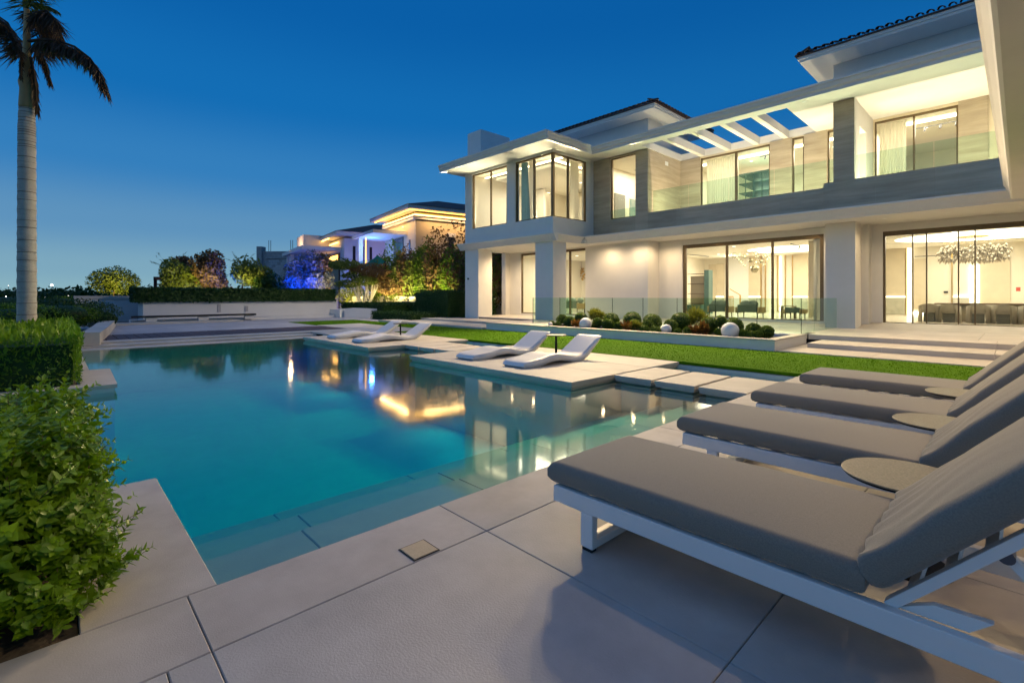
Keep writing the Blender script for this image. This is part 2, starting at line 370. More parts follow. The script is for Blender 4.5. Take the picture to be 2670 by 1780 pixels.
def tree(name, c, r, n, size, m, label, base_z=0.0, trunk_r=.12, group=None, cat='tree', trunk_m='bark', lean=(0, 0), stems=1, blobs=1, spread=.5):
    t = empty(name, (c[0] + lean[0], c[1] + lean[1], base_z)); tag(t, label, cat, group)
    tb = MB()
    for k in range(stems):
        a = k * 2.4; bx, by = c[0] + lean[0] + (math.cos(a) * .25 if stems > 1 else 0), c[1] + lean[1] + (math.sin(a) * .25 if stems > 1 else 0)
        tip = (c[0] + math.cos(a) * r[0] * .3, c[1] + math.sin(a) * r[1] * .3, c[2] - r[2] * .2)
        mid = ((bx + tip[0]) / 2 + random.uniform(-.1, .1), (by + tip[1]) / 2 + random.uniform(-.1, .1), (base_z + tip[2]) / 2)
        tb.tube((bx, by, base_z), mid, trunk_r, trunk_r * .8, 7).tube(mid, tip, trunk_r * .8, trunk_r * .45, 7)
        for j in range(4):
            b = a + j * 1.57 + .4; tb.tube(tip, (c[0] + math.cos(b) * r[0] * .7, c[1] + math.sin(b) * r[1] * .7, c[2] + random.uniform(-.1, .5) * r[2]), trunk_r * .4, trunk_r * .12, 5)
    tb.build('trunk', trunk_m, t, True)
    if blobs == 1: P, D = blob_pts(c, r, n, .25, 9, .28)
    else:
        Ps, Ds = [], []
        for k in range(blobs):
            d = rand_unit(1)[0]; cc = np.array(c) + d * np.array(r) * spread; rr = np.array(r) * RNG.uniform(.42, .66)
            p, q = blob_pts(cc, rr, n // blobs, .3, 5, .25); Ps.append(p); Ds.append(q)
        P, D = np.concatenate(Ps), np.concatenate(Ds)
    U, V = leaf_axes(D, size, .55, 1.2)
    quads_obj('crown', P, U, V, m, t)['kind'] = 'stuff'
    return t
# ================================================================ GROUND, POOL, PAVING
WZ = -.13
g = MB()
g.prism([(-900, -900), (900, -900), (900, 900), (-900, 900)], -1.75, -1.60); struct(g.build('ground', 'far_ground'))
g = MB()                                             # garden soil under everything beside the pool
for a in ((-60, -20.6, -40, 60), (-20.6, 20, 10.05, 60), (-20.6, -4.8, -40, -1.9), (-4.8, 20, -40, .0), (-2.3, 20, 0, 10.05)):
    g.box(a[0], a[1], a[2], a[3], -1.6, -.075)
struct(g.build('garden_ground', 'soil'))

# ---- pool basin and water
PX0, PX1, PY1 = -18.72, -2.77, 10.02
b = MB()
b.box(-19.2, PX1 + .4, -2.0, 10.4, -1.60, -1.50)                      # floor
b.box(PX1 - .0, PX1 + .4, .3, 10.4, -1.50, -.062)                      # near wall
b.box(-4.76, PX1 + .4, -.4, .52, -1.50, -.062)                         # under the near planter
b.box(-10.3, -4.76, -2.0, -1.7, -1.50, -.062)
b.box(-12.6, -10.3, -1.9, .74, -1.50, -.062)
b.box(-19.2, -12.6, -1.9, .46, -1.50, -.062)
b.box(-19.2, PX0, .46, 10.4, -1.50, -.20)
b.box(PX0, PX1, PY1, 10.4, -1.50, -.062)
b.box(PX0, -17.62, 7.62, PY1, -1.50, -.062)
struct(b.build('pool_basin', 'basin'))
ps_ = struct(empty('pool_steps', (-3.8, 5, -.6)))
sty = [.50] + [1.35 + 1.475 * k for k in range(6)] + [10.03]
for x0, x1, z in ((-3.72, PX1, -.30), (-4.36, -3.725, -.46), (-5.0, -4.365, -.66)):
    for j in range(len(sty) - 1): MB().slab(x0, x1, sty[j] + .0015 + (.2 if z < -.4 and j else 0), sty[j + 1] - .0015 + (.2 if z < -.4 and j < len(sty) - 2 else 0), -1.5, z, .008).build('step_slab', 'basin_step', ps_)
b = MB(); b.prism([(PX0 - .03, .43), (-12.63, .43), (-12.63, .70), (-10.33, .70), (-10.33, -1.73), (-4.73, -1.73), (-4.73, .49), (PX1 + .03, .49), (PX1 + .03, PY1 + .03), (-17.65, PY1 + .03), (-17.65, 7.65), (PX0 - .03, 7.65)], -1.505, WZ)
struct(b.build('pool_water', 'pool_water'))

for x, y, rz in ((-8.6, 6.43, 0), (-6.6, 6.43, 0), (-14.2, 6.55, 0), (-16.6, 6.55, 0)):      # lights added in the piers to lift the platform shadow under water
    pf = MB().tube((x, y - .012, -.75), (x, y, -.75), .11, n=16).build('added_pool_light', 'globe'); tag(pf, 'added round underwater fill light in the side of a platform', 'lamp', 'added underwater fill lights')
    lamp('AREA', (x, y - .03, -.75), 12, (.6, 1, .92), pf, .3, .2, rot=(R(-90), 0, 0), name='added_pool_lamp')
# ---- near deck of large slabs
deck = struct(empty('pool_deck', (0, 4, 0)))
MB().box(-2.77, 6, -6, 10.02, -.07, -.012).build('mortar_bed', 'grout', deck)
def slabs(parent, xs, ys, m, z1=0.0, th=.055, gap=.0045, name='paving_slab', skip=None):
    for i in range(len(xs) - 1):
        for j in range(len(ys) - 1):
            if skip and skip(xs[i], xs[i + 1], ys[j], ys[j + 1]): continue
            dz = random.uniform(-.0008, .0008)
            MB().slab(xs[i] + gap / 2, xs[i + 1] - gap / 2, ys[j] + gap / 2, ys[j + 1] - gap / 2, z1 - th, z1 + dz).build(name, m, parent)
yl = [.472 + 1.475 * k for k in range(-4, 7)]
slabs(deck, [-2.277 + 1.48 * k for k in range(0, 6)], [y for y in yl if y < .4] + [.32] + [y for y in yl if y > .4] + [10.01], 'paving')
cop = struct(empty('pool_coping', (-2.5, 4, 0)))
slabs(cop, [-2.785, -2.277], [y for y in yl] + [10.01], 'coping', name='coping_slab')
# skimmer lid set in the coping
t = tag(empty('skimmer_lid', (-2.37, 1.52, 0)), 'square beige skimmer lid set flush in the pool coping', 'lid')
MB().box(-2.452, -2.284, 1.432, 1.604, .0015, .0035).build('lid_frame', 'grout', t)
MB().slab(-2.444, -2.292, 1.440, 1.596, .0035, .0075, .002).build('lid_plate', 'brass_lid', t)

# ---- coping of the two hedge planters on the garden side
p = struct(empty('planter_coping', (-4, .3, 0)))
MB().slab(-4.765, -2.789, .085, .60, -.06, 0).build('coping_slab', 'coping', p)
MB().slab(-4.765, -4.62, -1.69, .081, -.06, 0).build('coping_slab', 'coping', p)
MB().box(-4.62, -2.789, -3.2, .08, -.08, -.03).build('soil_bed', 'soil_light', p)
p2 = struct(empty('planter_coping', (-12, .3, 0)))
q = [(-10.30, .775), (-12.60, .835), (-12.66, .36), (-10.62, .33), (-10.58, -3.0), (-10.26, -3.0)]
MB().prism(q, -.062, 0).build('coping_slab', 'cream_stone', p2)
MB().box(-12.6, -10.36, -1.8, .70, -.11, -.066).build('coping_step', 'cream_stone', p2)
MB().box(-19.5, -12.66, .30, .52, -.06, 0).build('coping_slab', 'cream_stone', p2)
MB().box(-19.5, -10.64, -6, .30, -.09, -.02).build('soil_bed', 'soil_light', p2)

# ---- far end of the pool: stepped coping, timber strip, grey paving
fc = struct(empty('far_coping', (-19.7, 4, 0)))
for k, (x0, x1, z) in enumerate(((-20.68, -19.98, 0.0), (-20.68, -19.35, -.062), (-20.68, -18.66, -.125))):
    MB().slab(x0, x1, -1.0, 7.62 if k else 9.38, z - .06, z).build('coping_slab', 'cream_stone', fc)
fd = struct(empty('side_paving', (-19, 9, 0)))
slabs(fd, [-20.68, -19.95, -18.8, -17.60], [7.63, 8.83, 10.06], 'cream_stone', z1=.002)
slabs(fd, [-24.13, -22.4, -20.69], [9.55, 10.7, 11.86], 'cream_stone', z1=.010)
slabs(fd, [-20.69, -19.2, -17.60], [10.07, 10.98, 11.86], 'cream_stone', z1=.010)
td = struct(empty('timber_deck', (-22, 5, 0)))
MB().box(-23.55, -20.69, .9, 9.45, -.06, -.04).build('joist_base', 'grout', td)
y = 1.0; k = 0
while y < 9.4:
    w = .285; MB().slab(-23.5, -20.70, y, min(9.44, y + w), -.035, .004 + random.uniform(-.002, .002), .006).build('board', 'timber', td); y += w + .022; k += 1
gp = struct(empty('far_paving', (-28, 7, 0)))
slabs(gp, [-33.4, -31.7, -30.1, -28.5, -26.9, -25.3, -23.52], [.6, 2.2, 3.8, 5.4, 7.0, 8.6, 9.50], 'paving_grey', z1=-.004, th=.05)
slabs(gp, [-33.4, -31.7, -30.1, -28.2], [9.51, 11.1, 12.7, 14.3, 16.4], 'paving_grey', z1=-.004, th=.05)
slabs(gp, [-28.19, -26.2, -24.2, -22.2], [13.42, 14.9, 16.4], 'paving_grey', z1=-.004, th=.05)

# ---- lawn
def flat(name, poly, z, m): return struct(MB().prism(poly, z - .06, z).build(name, m))
LAWN = [(-28.15, 9.54), (-24.16, 9.54), (-24.16, 11.90), (-17.55, 11.90), (-17.55, 10.08), (-17.4, 10.07), (9, 10.07), (9, 13.64), (-16.1, 13.64), (-17.5, 13.40), (-28.15, 13.40)]
lawn = flat('lawn', LAWN, .012, 'turf')
pts = []
for (x0, x1, y0, y1, n) in ((-17.4, 3, 10.1, 13.6, 26000), (-24, -17.5, 11.95, 13.35, 5000), (-28, -24.2, 9.6, 13.3, 4000)):
    pts.append(np.stack([RNG.uniform(x0, x1, n), RNG.uniform(y0, y1, n), np.full(n, .012)], 1))
P = np.concatenate(pts); n = len(P); up = np.stack([RNG.normal(0, .45, n), RNG.normal(0, .45, n), np.ones(n)], 1) * RNG.uniform(.008, .017, n)[:, None]
sd = np.stack([RNG.normal(0, 1, n), RNG.normal(0, 1, n), np.zeros(n)], 1); sd = sd / np.linalg.norm(sd, axis=1)[:, None] * .006
gr = quads_obj('grass', P + up, up, sd, 'turf_blade'); gr['kind'] = 'stuff'; gr['label'] = 'short green turf blades of the lawn'; gr['category'] = 'grass'

# ---- platforms standing in the pool
def platform(name, x0, x1, y0, y1, label, xs, ys, group=None, m='cream_stone'):
    t = struct(empty(name, ((x0 + x1) / 2, (y0 + y1) / 2, 0)), label)
    MB().box(x0 + .10, x1 - .10, y0 + .10, y1 - .02, -1.5, -.135).build('pier', 'basin', t)
    MB().box(x0 + .045, x1 - .045, y0 + .045, y1 - .01, -.130, -.098).build('lower_course', m, t)
    MB().box(x0 + .012, x1 - .012, y0 + .012, y1, -.093, -.056).build('middle_course', m, t)
    for i in range(len(xs) - 1):
        for j in range(len(ys) - 1):
            MB().slab(xs[i] + .002, xs[i + 1] - .002, ys[j] + .002, ys[j + 1] - .002, -.052, random.uniform(-.0008, .0008), .005).build('paving_slab', m, t)
    return t
platform('pool_platform', -17.60, -12.70, 6.46, 10.06, 'pale stone pool platform beside the lawn carrying two chaises, next to the far coping', [-17.60, -15.97, -14.34, -12.70], [6.46, 7.66, 8.86, 10.06])
platform('pool_platform', -10.32, -5.21, 6.335, 10.06, 'pale stone pool platform carrying two chaises between two rows of stepping stones', [-10.32, -8.62, -6.91, -5.21], [6.335, 7.58, 8.82, 10.06])
def stone(x0, x1, y0, y1, lab, grp):
    t = tag(empty('stepping_stone', ((x0 + x1) / 2, (y0 + y1) / 2, -.1)), lab, 'stone', grp)
    MB().slab(x0, x1, y0, y1, -.062, 0, .005).build('top_slab', 'cream_stone', t)
    MB().box(x0 + .012, x1 - .012, y0 + .012, y1 - .012, -.105, -.068).build('lower_slab', 'cream_stone', t)
    MB().box(x0 + .08, x1 - .08, y0 + .09, y1 - .09, -1.5, -.109).build('pier', 'cream_stone', t)
for x0, x1, lab in ((-5.15, -4.405, 'square stone slab in the pool right next to the chaise platform'), (-4.335, -3.625, 'middle one of three stone slabs leading to the lounger deck'), (-3.555, -2.815, 'square stone slab in the pool touching the lounger deck')):
    stone(x0, x1, 7.50, 8.93, lab, 'stepping stones beside the lounger deck')
for k in range(3):
    x0 = -12.66 + k * .78; stone(x0, x0 + .70, 7.62, 9.05, 'stone slab in the pool between the two chaise platforms', 'stepping stones between the platforms')

# ---- steps up to the house terrace, terrace, planter bed
st = struct(empty('terrace_steps', (-2, 15, 0)))
for k, (y0, z0, z1) in enumerate(((13.66, -.06, .037), (15.06, .037, .165), (16.55, .165, .30))):
    xs = [-4.39 if k == 0 else -4.43, -2.4, -.4, 1.6, 3.6, 6.0]
    if k == 1: xs[0] = -4.05
    if k == 2: xs[0] = -4.42
    yb = (16.54, 17.3, 17.4)[k]
    for i in range(len(xs) - 1): MB().slab(xs[i] + .002, xs[i + 1] - .002, y0, yb, z0 - .01, z1, .006).build('tread', 'cream_stone', st)
te = struct(empty('terrace', (-8, 19, .3)))
MB().box(-22.2, 8, 17.41, 30, -.06, .24).build('base', 'grout', te)
slabs(te, [-15.4 + 1.83 * k for k in range(0, 13)], [17.41, 19.1, 20.88], 'cream_stone', z1=.30, th=.055, gap=.005)
slabs(te, [-22.24, -20.4, -18.5, -16.9, -15.41], [17.39, 19.0, 20.6], 'cream_stone', z1=.301, th=.055, gap=.005)
MB().sweepX([(20.885, .24), (20.885, .30), (22.36, .475), (22.36, .24)], -12.2, 8).build('threshold_ramp', 'cream_stone', te)
ps = struct(empty('pavilion_steps', (-19, 15, 0)))
MB().slab(-25.2, -16.05, 13.45, 15.3, -.05, .10, .006).build('tread', 'cream_stone', ps)
MB().slab(-24.2, -17.05, 15.3, 17.38, -.05, .20, .006).build('tread', 'cream_stone', ps)
pl = tag(empty('terrace_planter', (-10, 15, 0)), 'long low rendered planter bed of clipped box balls below the glass balustrade', 'planter')
MB().box(-16.02, -4.43, 13.68, 13.86, -.06, .276).build('front_wall', 'plaster', pl)
MB().box(-4.61, -4.43, 13.861, 16.40, -.06, .276).build('side_wall', 'plaster', pl)
MB().box(-16.02, -15.84, 13.861, 17.38, -.06, .276).build('side_wall', 'plaster', pl)
MB().slab(-16.04, -4.405, 13.655, 13.95, .277, .316, .005).build('coping', 'cream_stone', pl)
MB().slab(-4.66, -4.405, 13.951, 16.42, .277, .316, .005).build('coping', 'cream_stone', pl)
MB().slab(-16.04, -13.0, 13.951, 17.38, .277, .313, .005).build('coping', 'cream_stone', pl)
MB().box(-12.99, -4.67, 13.952, 16.2, -.06, .20).build('soil_bed', 'soil', pl)
MB().slab(-12.99, -4.67, 16.20, 17.40, .10, .300, .005).build('kerb', 'plaster', pl)
# ================================================================ THE VILLA
villa = tag(empty('villa', (-10, 22, .3)), 'large two storey white and travertine villa with lit rooms and dark tiled roofs', 'house')
def wall_boxes(mb, x0, x1, y0, y1, z0, z1, holes=()):
    """wall slab in the XZ plane with rectangular openings"""
    xs = sorted({x0, x1, *[h[0] for h in holes], *[h[1] for h in holes]})
    for a, b in zip(xs, xs[1:]):
        hs = sorted([h for h in holes if h[0] <= a + 1e-6 and h[1] >= b - 1e-6], key=lambda h: h[2]); z = z0
        for h in hs:
            if h[2] > z + 1e-6: mb.box(a, b, y0, y1, z, h[2])
            z = h[3]
        if z < z1 - 1e-6: mb.box(a, b, y0, y1, z, z1)
    return mb
def windowY(x0, x1, z0, z1, y, mull=(), fm='frame_bronze', fw=.05, head=.07, mw=.055, dep=.10, sill=.05):
    f = MB(); f.box(x0, x0 + fw, y, y + dep, z0, z1).box(x1 - fw, x1, y, y + dep, z0, z1)
    f.box(x0 + fw, x1 - fw, y, y + dep, z1 - head, z1).box(x0 + fw, x1 - fw, y, y + dep, z0, z0 + sill)
    w = f.build('window', fm, villa)
    e = [x0 + fw] + list(mull) + [x1 - fw]
    for m in mull: MB().box(m - mw / 2, m + mw / 2, y + .012, y + dep - .012, z0 + sill, z1 - head).build('mullion', fm, w)
    for i in range(len(e) - 1):
        a = e[i] + (mw / 2 if i else 0); b = e[i + 1] - (mw / 2 if i < len(e) - 2 else 0)
        MB().box(a, b, y + dep * .45, y + dep * .45 + .012, z0 + sill, z1 - head).build('pane', 'window_glass', w)
    return w
def windowX(y0, y1, z0, z1, x, mull=(), fm='frame_bronze', fw=.05, head=.07, mw=.055, dep=.10, sill=.05):
    f = MB(); f.box(x - dep, x, y0, y0 + fw, z0, z1).box(x - dep, x, y1 - fw, y1, z0, z1)
    f.box(x - dep, x, y0 + fw, y1 - fw, z1 - head, z1).box(x - dep, x, y0 + fw, y1 - fw, z0, z0 + sill)
    w = f.build('window', fm, villa); e = [y0 + fw] + list(mull) + [y1 - fw]
    for m in mull: MB().box(x - dep + .012, x - .012, m - mw / 2, m + mw / 2, z0 + sill, z1 - head).build('mullion', fm, w)
    for i in range(len(e) - 1):
        a = e[i] + (mw / 2 if i else 0); b = e[i + 1] - (mw / 2 if i < len(e) - 2 else 0)
        MB().box(x - dep * .45 - .012, x - dep * .45, a, b, z0 + sill, z1 - head).build('pane', 'window_glass', w)
    return w
def W(mb, name, m): return mb.build(name, m, villa)
YP, YM, YB, YG, YH = 17.38, 20.60, 23.78, 21.60, 22.30
XL, XR, XQ, XC = -22.24, -15.44, -12.26, -12.25

# --- pavilion, ground floor: corner pillars, lintel band
W(MB().box(XL, -21.04, YP, 18.4, .0, 4.10), 'pillar', 'plaster')
W(MB().box(-16.61, XR, YP, 18.36, .30, 4.10), 'pillar', 'plaster')
# cove cornice between the storeys (front of pavilion, its return, main front)
def cove(a0, z0=4.10, z1=4.46, out=.34):      # outward distances for z going up
    return [(0, z0), (out * .35, z0), (out * .40, z0 + .05), (out * .55, z0 + .10), (out * .72, z0 + .2), (out * .88, z1 - .09), (out, z1 - .06), (out, z1), (0, z1)]
pr = cove(0)
W(MB().sweepX([(YP - .0 - d, z) for d, z in pr], -22.58, -15.10), 'cornice', 'plaster')
W(MB().sweepY([(XR + d, z) for d, z in pr], YP + .001, 19.355), 'cornice', 'plaster')
W(MB().sweepX([(19.40 - d + .30, z) for d, z in pr], -15.10, 6.0), 'cornice', 'plaster')
W(MB().box(XL, XR, YP, YM + .2, 4.102, 4.30).box(XR, 6.0, 19.701, 22.42, 4.104, 4.30).box(XR + .001, -15.101, 19.356, 19.70, 4.104, 4.30), 'soffit', 'plaster')
W(MB().box(XL, 6.0, 20.81, 30, 4.305, 4.60), 'floor_slab', 'plaster')
# --- pavilion, upper floor: white walls with a corner window
mb = MB(); wall_boxes(mb, XL, XR, YP, YP + .30, 4.461, 8.50, [(-21.62, -18.69, 5.28, 8.38), (-18.05, XR, 5.28, 8.38)])
W(mb, 'wall', 'plaster')
mb = MB().box(XR - .3, XR, YP + .301, 20.6, 4.461, 5.28).box(XR - .3, XR, 19.99, 20.6, 5.28, 8.50).box(XR - .3, XR, YP + .301, 19.99, 8.38, 8.50)
W(mb, 'wall', 'plaster')
W(MB().box(XL, XL + .3, YP + .301, 27, 4.461, 8.50), 'wall', 'plaster')
windowY(-21.62, -18.69, 5.28, 8.38, YP + .07, [-20.09], dep=.12)
windowY(-18.05, XR - .10, 5.28, 8.38, YP + .05, [-16.77], dep=.12, mw=.10)
windowX(YP + .05, 19.99, 5.28, 8.38, XR - .04, [18.61], dep=.12, mw=.10)
W(MB().box(XR - .16, XR - .035, YP + .04, YP + .17, 5.281, 8.379), 'corner_post', 'frame_bronze')
# --- pavilion back wall (ground): opening to the garden, wide window
xo0, xo1, xw0, xw1 = gY(1262, 700, YM)[0], gY(1318, 700, YM)[0], gY(1357, 700, YM)[0], -16.0
hd = gY(1477, 650.6, YM)[2]
mb = MB(); wall_boxes(mb, XL, XQ, YM, YM + .22, .30, 4.10, [(xw0, xw1, .42, hd)])
W(mb, 'wall', 'plaster')
W(MB().box(XL, XL + .35, gX(1318, 700, -21.9)[1], YM - .001, .30, 4.10), 'pillar', 'plaster')
windowY(xw0, xw1, .42, hd, YM + .08, [xw0 + 1.5, -17.15], head=.12, dep=.12, mw=.09)
W(MB().box(XQ - .25, XQ, YM + .221, YG, .30, 4.10), 'wall', 'plaster')
# --- living-room front
mb = MB(); wall_boxes(mb, XQ - .25, -4.95, YG, YG + .22, .30, 4.10, [(-11.02, -5.24, .48, 3.86)])
W(mb, 'wall', 'plaster')
windowY(-11.02, -5.24, .48, 3.86, YG + .05, [-8.98, -7.11], head=.16, fw=.14, mw=.085, dep=.13, sill=.03)
# --- big column and dining front
W(MB().box(-4.95, -4.035, YM, 21.5, .30, 4.10), 'column', 'plaster')
W(MB().box(-4.95, -4.16, 21.501, YH + .22, .30, 4.10).box(-4.16, -3.86, 21.8, YH + .22, .30, 4.10), 'column', 'plaster')
mb = MB(); wall_boxes(mb, -3.86, 6.0, YH, YH + .22, .30, 4.10, [(-3.52, 5.5, .475, 3.84)])
W(mb, 'wall', 'plaster')
windowY(-3.52, 5.5, .475, 3.84, YH + .05, [-2.67, -2.29, -1.46, -1.05, 1.2, 3.2], head=.17, fw=.07, mw=.035, dep=.13, sill=.02)
# --- upper floor: travertine front, balcony recess
def stone_panels(x0, x1, y, z0, z1, nx, nz, th=.03, holes=()):
    for i in range(nx):
        for j in range(nz):
            a, b_ = x0 + (x1 - x0) * i / nx, x0 + (x1 - x0) * (i + 1) / nx; c, d = z0 + (z1 - z0) * j / nz, z0 + (z1 - z0) * (j + 1) / nz
            MB().box(a + .0015, b_ - .0015, y - th, y, c + .0015, d - .0015).build('stone_panel', 'stone', villa)
def stone_panels_x(y0, y1, x, z0, z1, ny, nz, th=.03):
    for i in range(ny):
        for j in range(nz):
            a, b_ = y0 + (y1 - y0) * i / ny, y0 + (y1 - y0) * (i + 1) / ny; c, d = z0 + (z1 - z0) * j / nz, z0 + (z1 - z0) * (j + 1) / nz
            MB().box(x, x + th, a + .0015, b_ - .0015, c + .0015, d - .0015).build('stone_panel', 'stone', villa)
mb = MB(); wall_boxes(mb, XR + .001, XC - .03, YM, YM + .25, 4.461, 8.50, [(-14.39, -12.92, 5.34, 8.43)])
W(mb, 'wall', 'int_warm')
stone_panels(XR + .002, -14.39, YM, 4.47, 8.50, 1, 4); stone_panels(-12.92, XC, YM, 4.47, 8.50, 1, 4); stone_panels(-14.39, -12.92, YM, 4.47, 5.34, 1, 1)
stone_panels(-14.39, -12.92, YM, 8.43, 8.50, 1, 1)
windowY(-14.39, -12.92, 5.34, 8.43, YM + .06, [], dep=.10, head=.05)
W(MB().box(-14.38, -12.93, YM + .02, YM + .032, 5.35, 5.80), 'guard_pane', 'rail_glass')
W(MB().box(XC - .28, XC - .03, YM + .251, YB, 4.461, 8.50), 'wall', 'int_warm')
stone_panels_x(YM, YB, XC - .03, 4.60, 8.45, 2, 4)
mb = MB(); wall_boxes(mb, XC - .28, 6.0, YB + .03, YB + .28, 4.461, 8.50, [(-11.18, -7.91, 4.62, 8.42), (-6.99, -6.52, 4.62, 8.46), (-5.64, -4.75, 4.62, 8.46), (-4.02, -1.56, 4.62, 8.40)])
W(mb, 'wall', 'int_warm')
YS = YB + .03
stone_panels(XC, -11.18, YS, 4.61, 8.5, 1, 4); stone_panels(-7.91, -6.99, YS, 4.61, 8.5, 1, 4); stone_panels(-6.52, -5.64, YS, 4.61, 8.5, 1, 4)
stone_panels(-1.56, -.78, YS, 4.61, 8.5, 1, 4)
windowY(-11.18, -7.91, 4.62, 8.42, YB + .06, [-9.44], mw=.11, dep=.12)
windowY(-6.99, -6.52, 4.62, 8.46, YB + .06, [], fw=.05, dep=.12); windowY(-5.64, -4.75, 4.62, 8.46, YB + .06, [], fw=.05, dep=.12)
windowY(-4.02, -1.56, 4.62, 8.40, YB + .06, [-2.81], mw=.06, dep=.12)
# pillar with a doorway beside the bedroom balcony
W(MB().box(-4.70, -4.065, YM + .03, 21.45, 4.60, 8.50).box(-4.30, -4.065, 21.45, 22.5, 7.68, 8.50).box(-4.30, -4.065, 22.5, YB, 4.60, 8.50), 'pillar', 'plaster')
stone_panels(-4.70, -4.065, YM + .03, 4.62, 8.49, 1, 4)
# stone parapets
W(MB().box(XC, -4.98, YM + .001, YM + .22, 4.461, 5.41).box(-4.98, 6, YM - .10, YM + .22, 4.461, 5.56), 'parapet', 'int_warm')
stone_panels(XC + .001, -4.98, YM, 4.47, 5.43, 5, 1); stone_panels(-4.98, 5.9, YM - .101, 4.47, 5.58, 7, 1)
# balcony floor and glass balustrade
W(MB().box(XC, 6, YM + .221, YB + .03, 4.61, 4.66), 'balcony_floor', 'cream_stone')
xs = [XC + .05, -10.4, -8.6, -6.8, -4.98]
for i in range(4): W(MB().box(xs[i] + .01, xs[i + 1] - .01, 20.95, 20.962, 4.70, 6.52), 'balustrade_pane', 'rail_glass')
for i in range(4): W(MB().box(-4.95 + i * 1.5, -3.47 + i * 1.5, 20.95, 20.962, 4.70, 6.52), 'balustrade_pane', 'rail_glass')
# --- flat roof with moulded fascia, pergola opening over the balcony
fp = [(0, 8.50), (-.02, 8.50), (-.02, 8.60), (-.09, 8.66), (-.11, 8.80), (-.16, 8.80), (-.16, 8.87), (0, 8.87)]
W(MB().sweepX([(16.05 + d, z) for d, z in fp], -22.86, -14.52), 'fascia', 'plaster')
W(MB().sweepY([(-14.68 - d, z) for d, z in fp], 16.051, 19.15), 'fascia', 'plaster')
W(MB().sweepX([(19.47 + d, z) for d, z in fp], -14.68, 6.0), 'fascia', 'plaster')
W(MB().sweepY([(-22.70 + d, z) for d, z in fp], 16.051, 27), 'fascia', 'plaster')
PX = [-12.22, -11.06, -9.76, -8.47, -7.23, -6.05]
mb = MB(); mb.box(-22.70, -14.68, 16.05, 20.9, 8.502, 8.85).box(-14.68, PX[0], 19.471, YM + .28, 8.502, 8.85).box(PX[0], PX[-1], 19.471, 19.98, 8.502, 8.85).box(PX[-1], 6, 19.471, YB + .3, 8.502, 8.85)
mb.box(-22.70, PX[0], 20.901, 30, 8.502, 8.84).box(PX[0] + .001, PX[-1], YB + .031, 30, 8.502, 8.84).box(PX[-1], 6, YB + .301, 30, 8.502, 8.84)
W(mb, 'roof_slab', 'plaster')
for x in PX[1:-1]: W(MB().box(x - .11, x + .11, 19.981, YB + .03, 8.50, 8.852), 'pergola_beam', 'plaster')
# --- tiled hip roofs
def hip(name, x0, x1, y0, y1, wx0, wx1, wy0, wy1, ze, rise, tiles_front, tiles_side=0, side=1):
    W(MB().box(wx0, wx1, wy0, wy1, 8.845, ze), 'attic_wall', 'plaster')
    W(MB().box(x0 + .10, x1 - .10, y0 + .10, y1 - .1, ze + .002, ze + .10).box(x0 + .05, x1 - .05, y0 + .05, y1 - .05, ze + .10, ze + .20), 'eave', 'plaster')
    h = min(x1 - x0, y1 - y0) / 2; zt = ze + .26
    if x1 - x0 >= y1 - y0: rd = [(x0 + h, (y0 + y1) / 2, zt + rise), (x1 - h, (y0 + y1) / 2, zt + rise)]
    else: rd = [((x0 + x1) / 2, y0 + h, zt + rise), ((x0 + x1) / 2, y1 - h, zt + rise)]
    c = [(x0, y0, zt), (x1, y0, zt), (x1, y1, zt), (x0, y1, zt)]; lo = [(a, b_, ze + .201) for a, b_, _ in c]
    fs = ([(4, 5, 9, 8), (5, 6, 9), (6, 7, 8, 9), (7, 4, 8)] if x1 - x0 >= y1 - y0 else [(4, 5, 8), (5, 6, 9, 8), (6, 7, 9), (7, 4, 8, 9)])
    r = W(MB().add(lo + c + rd, fs + [(0, 1, 5, 4), (1, 2, 6, 5), (2, 3, 7, 6), (3, 0, 4, 7), (3, 2, 1, 0)]), 'roof', 'tile_roof')
    def half_tile(rad, ln):       # barrel tile, axis +Y
        v = []; n = 7
        for yy in (0, ln):
            for rr in (rad, rad * .78): v += [(rr * math.cos(math.pi * k / (n - 1)), yy, rr * math.sin(math.pi * k / (n - 1)) + (.0 if yy == 0 else .0)) for k in range(n)]
        f = []
        for k in range(n - 1):
            f += [(k, k + 1, 2 * n + k + 1, 2 * n + k), (n + k + 1, n + k, 3 * n + k, 3 * n + k + 1), (k + 1, k, n + k, n + k + 1)]
        return MB().add(v, f)
    slope = math.atan2(rise, h)
    base = None; off = wloc(r)
    for k in range(tiles_front):
        x = x0 + (x1 - x0) * (k + .5) / tiles_front
        if base is None:
            base = half_tile((x1 - x0) / tiles_front * .36, .55).build('roof_tile', 'tile_roof', r, True, local=True); o = base
        else: o = base.copy(); COL.objects.link(o); o.parent = r
        o.location = Vector((x, y0 - .05, zt + .005)) - off; o.rotation_euler = (slope, 0, 0)
    for k in range(tiles_side):
        y = y0 + (y1 - y0) * (k + .5) / tiles_side
        o = base.copy(); COL.objects.link(o); o.parent = r
        o.location = Vector(((x1 + .05 if side > 0 else x0 - .05), y, zt + .005)) - off; o.rotation_euler = (slope, 0, R(90) if side > 0 else R(-90))
hip('roof', -18.6, -12.00, 20.80, 27.2, -17.6, -13.04, 21.93, 26.2, 10.5, 1.25, 26, 22, 1)
hip('roof', -6.02, 6.0, 20.93, 29, -5.06, 5.2, 22.20, 28, 10.5, 1.6, 44, 24, -1)
W(MB().box(-22.35, -21.15, 17.65, 19.9, 8.87, 10.94), 'chimney', 'plaster')
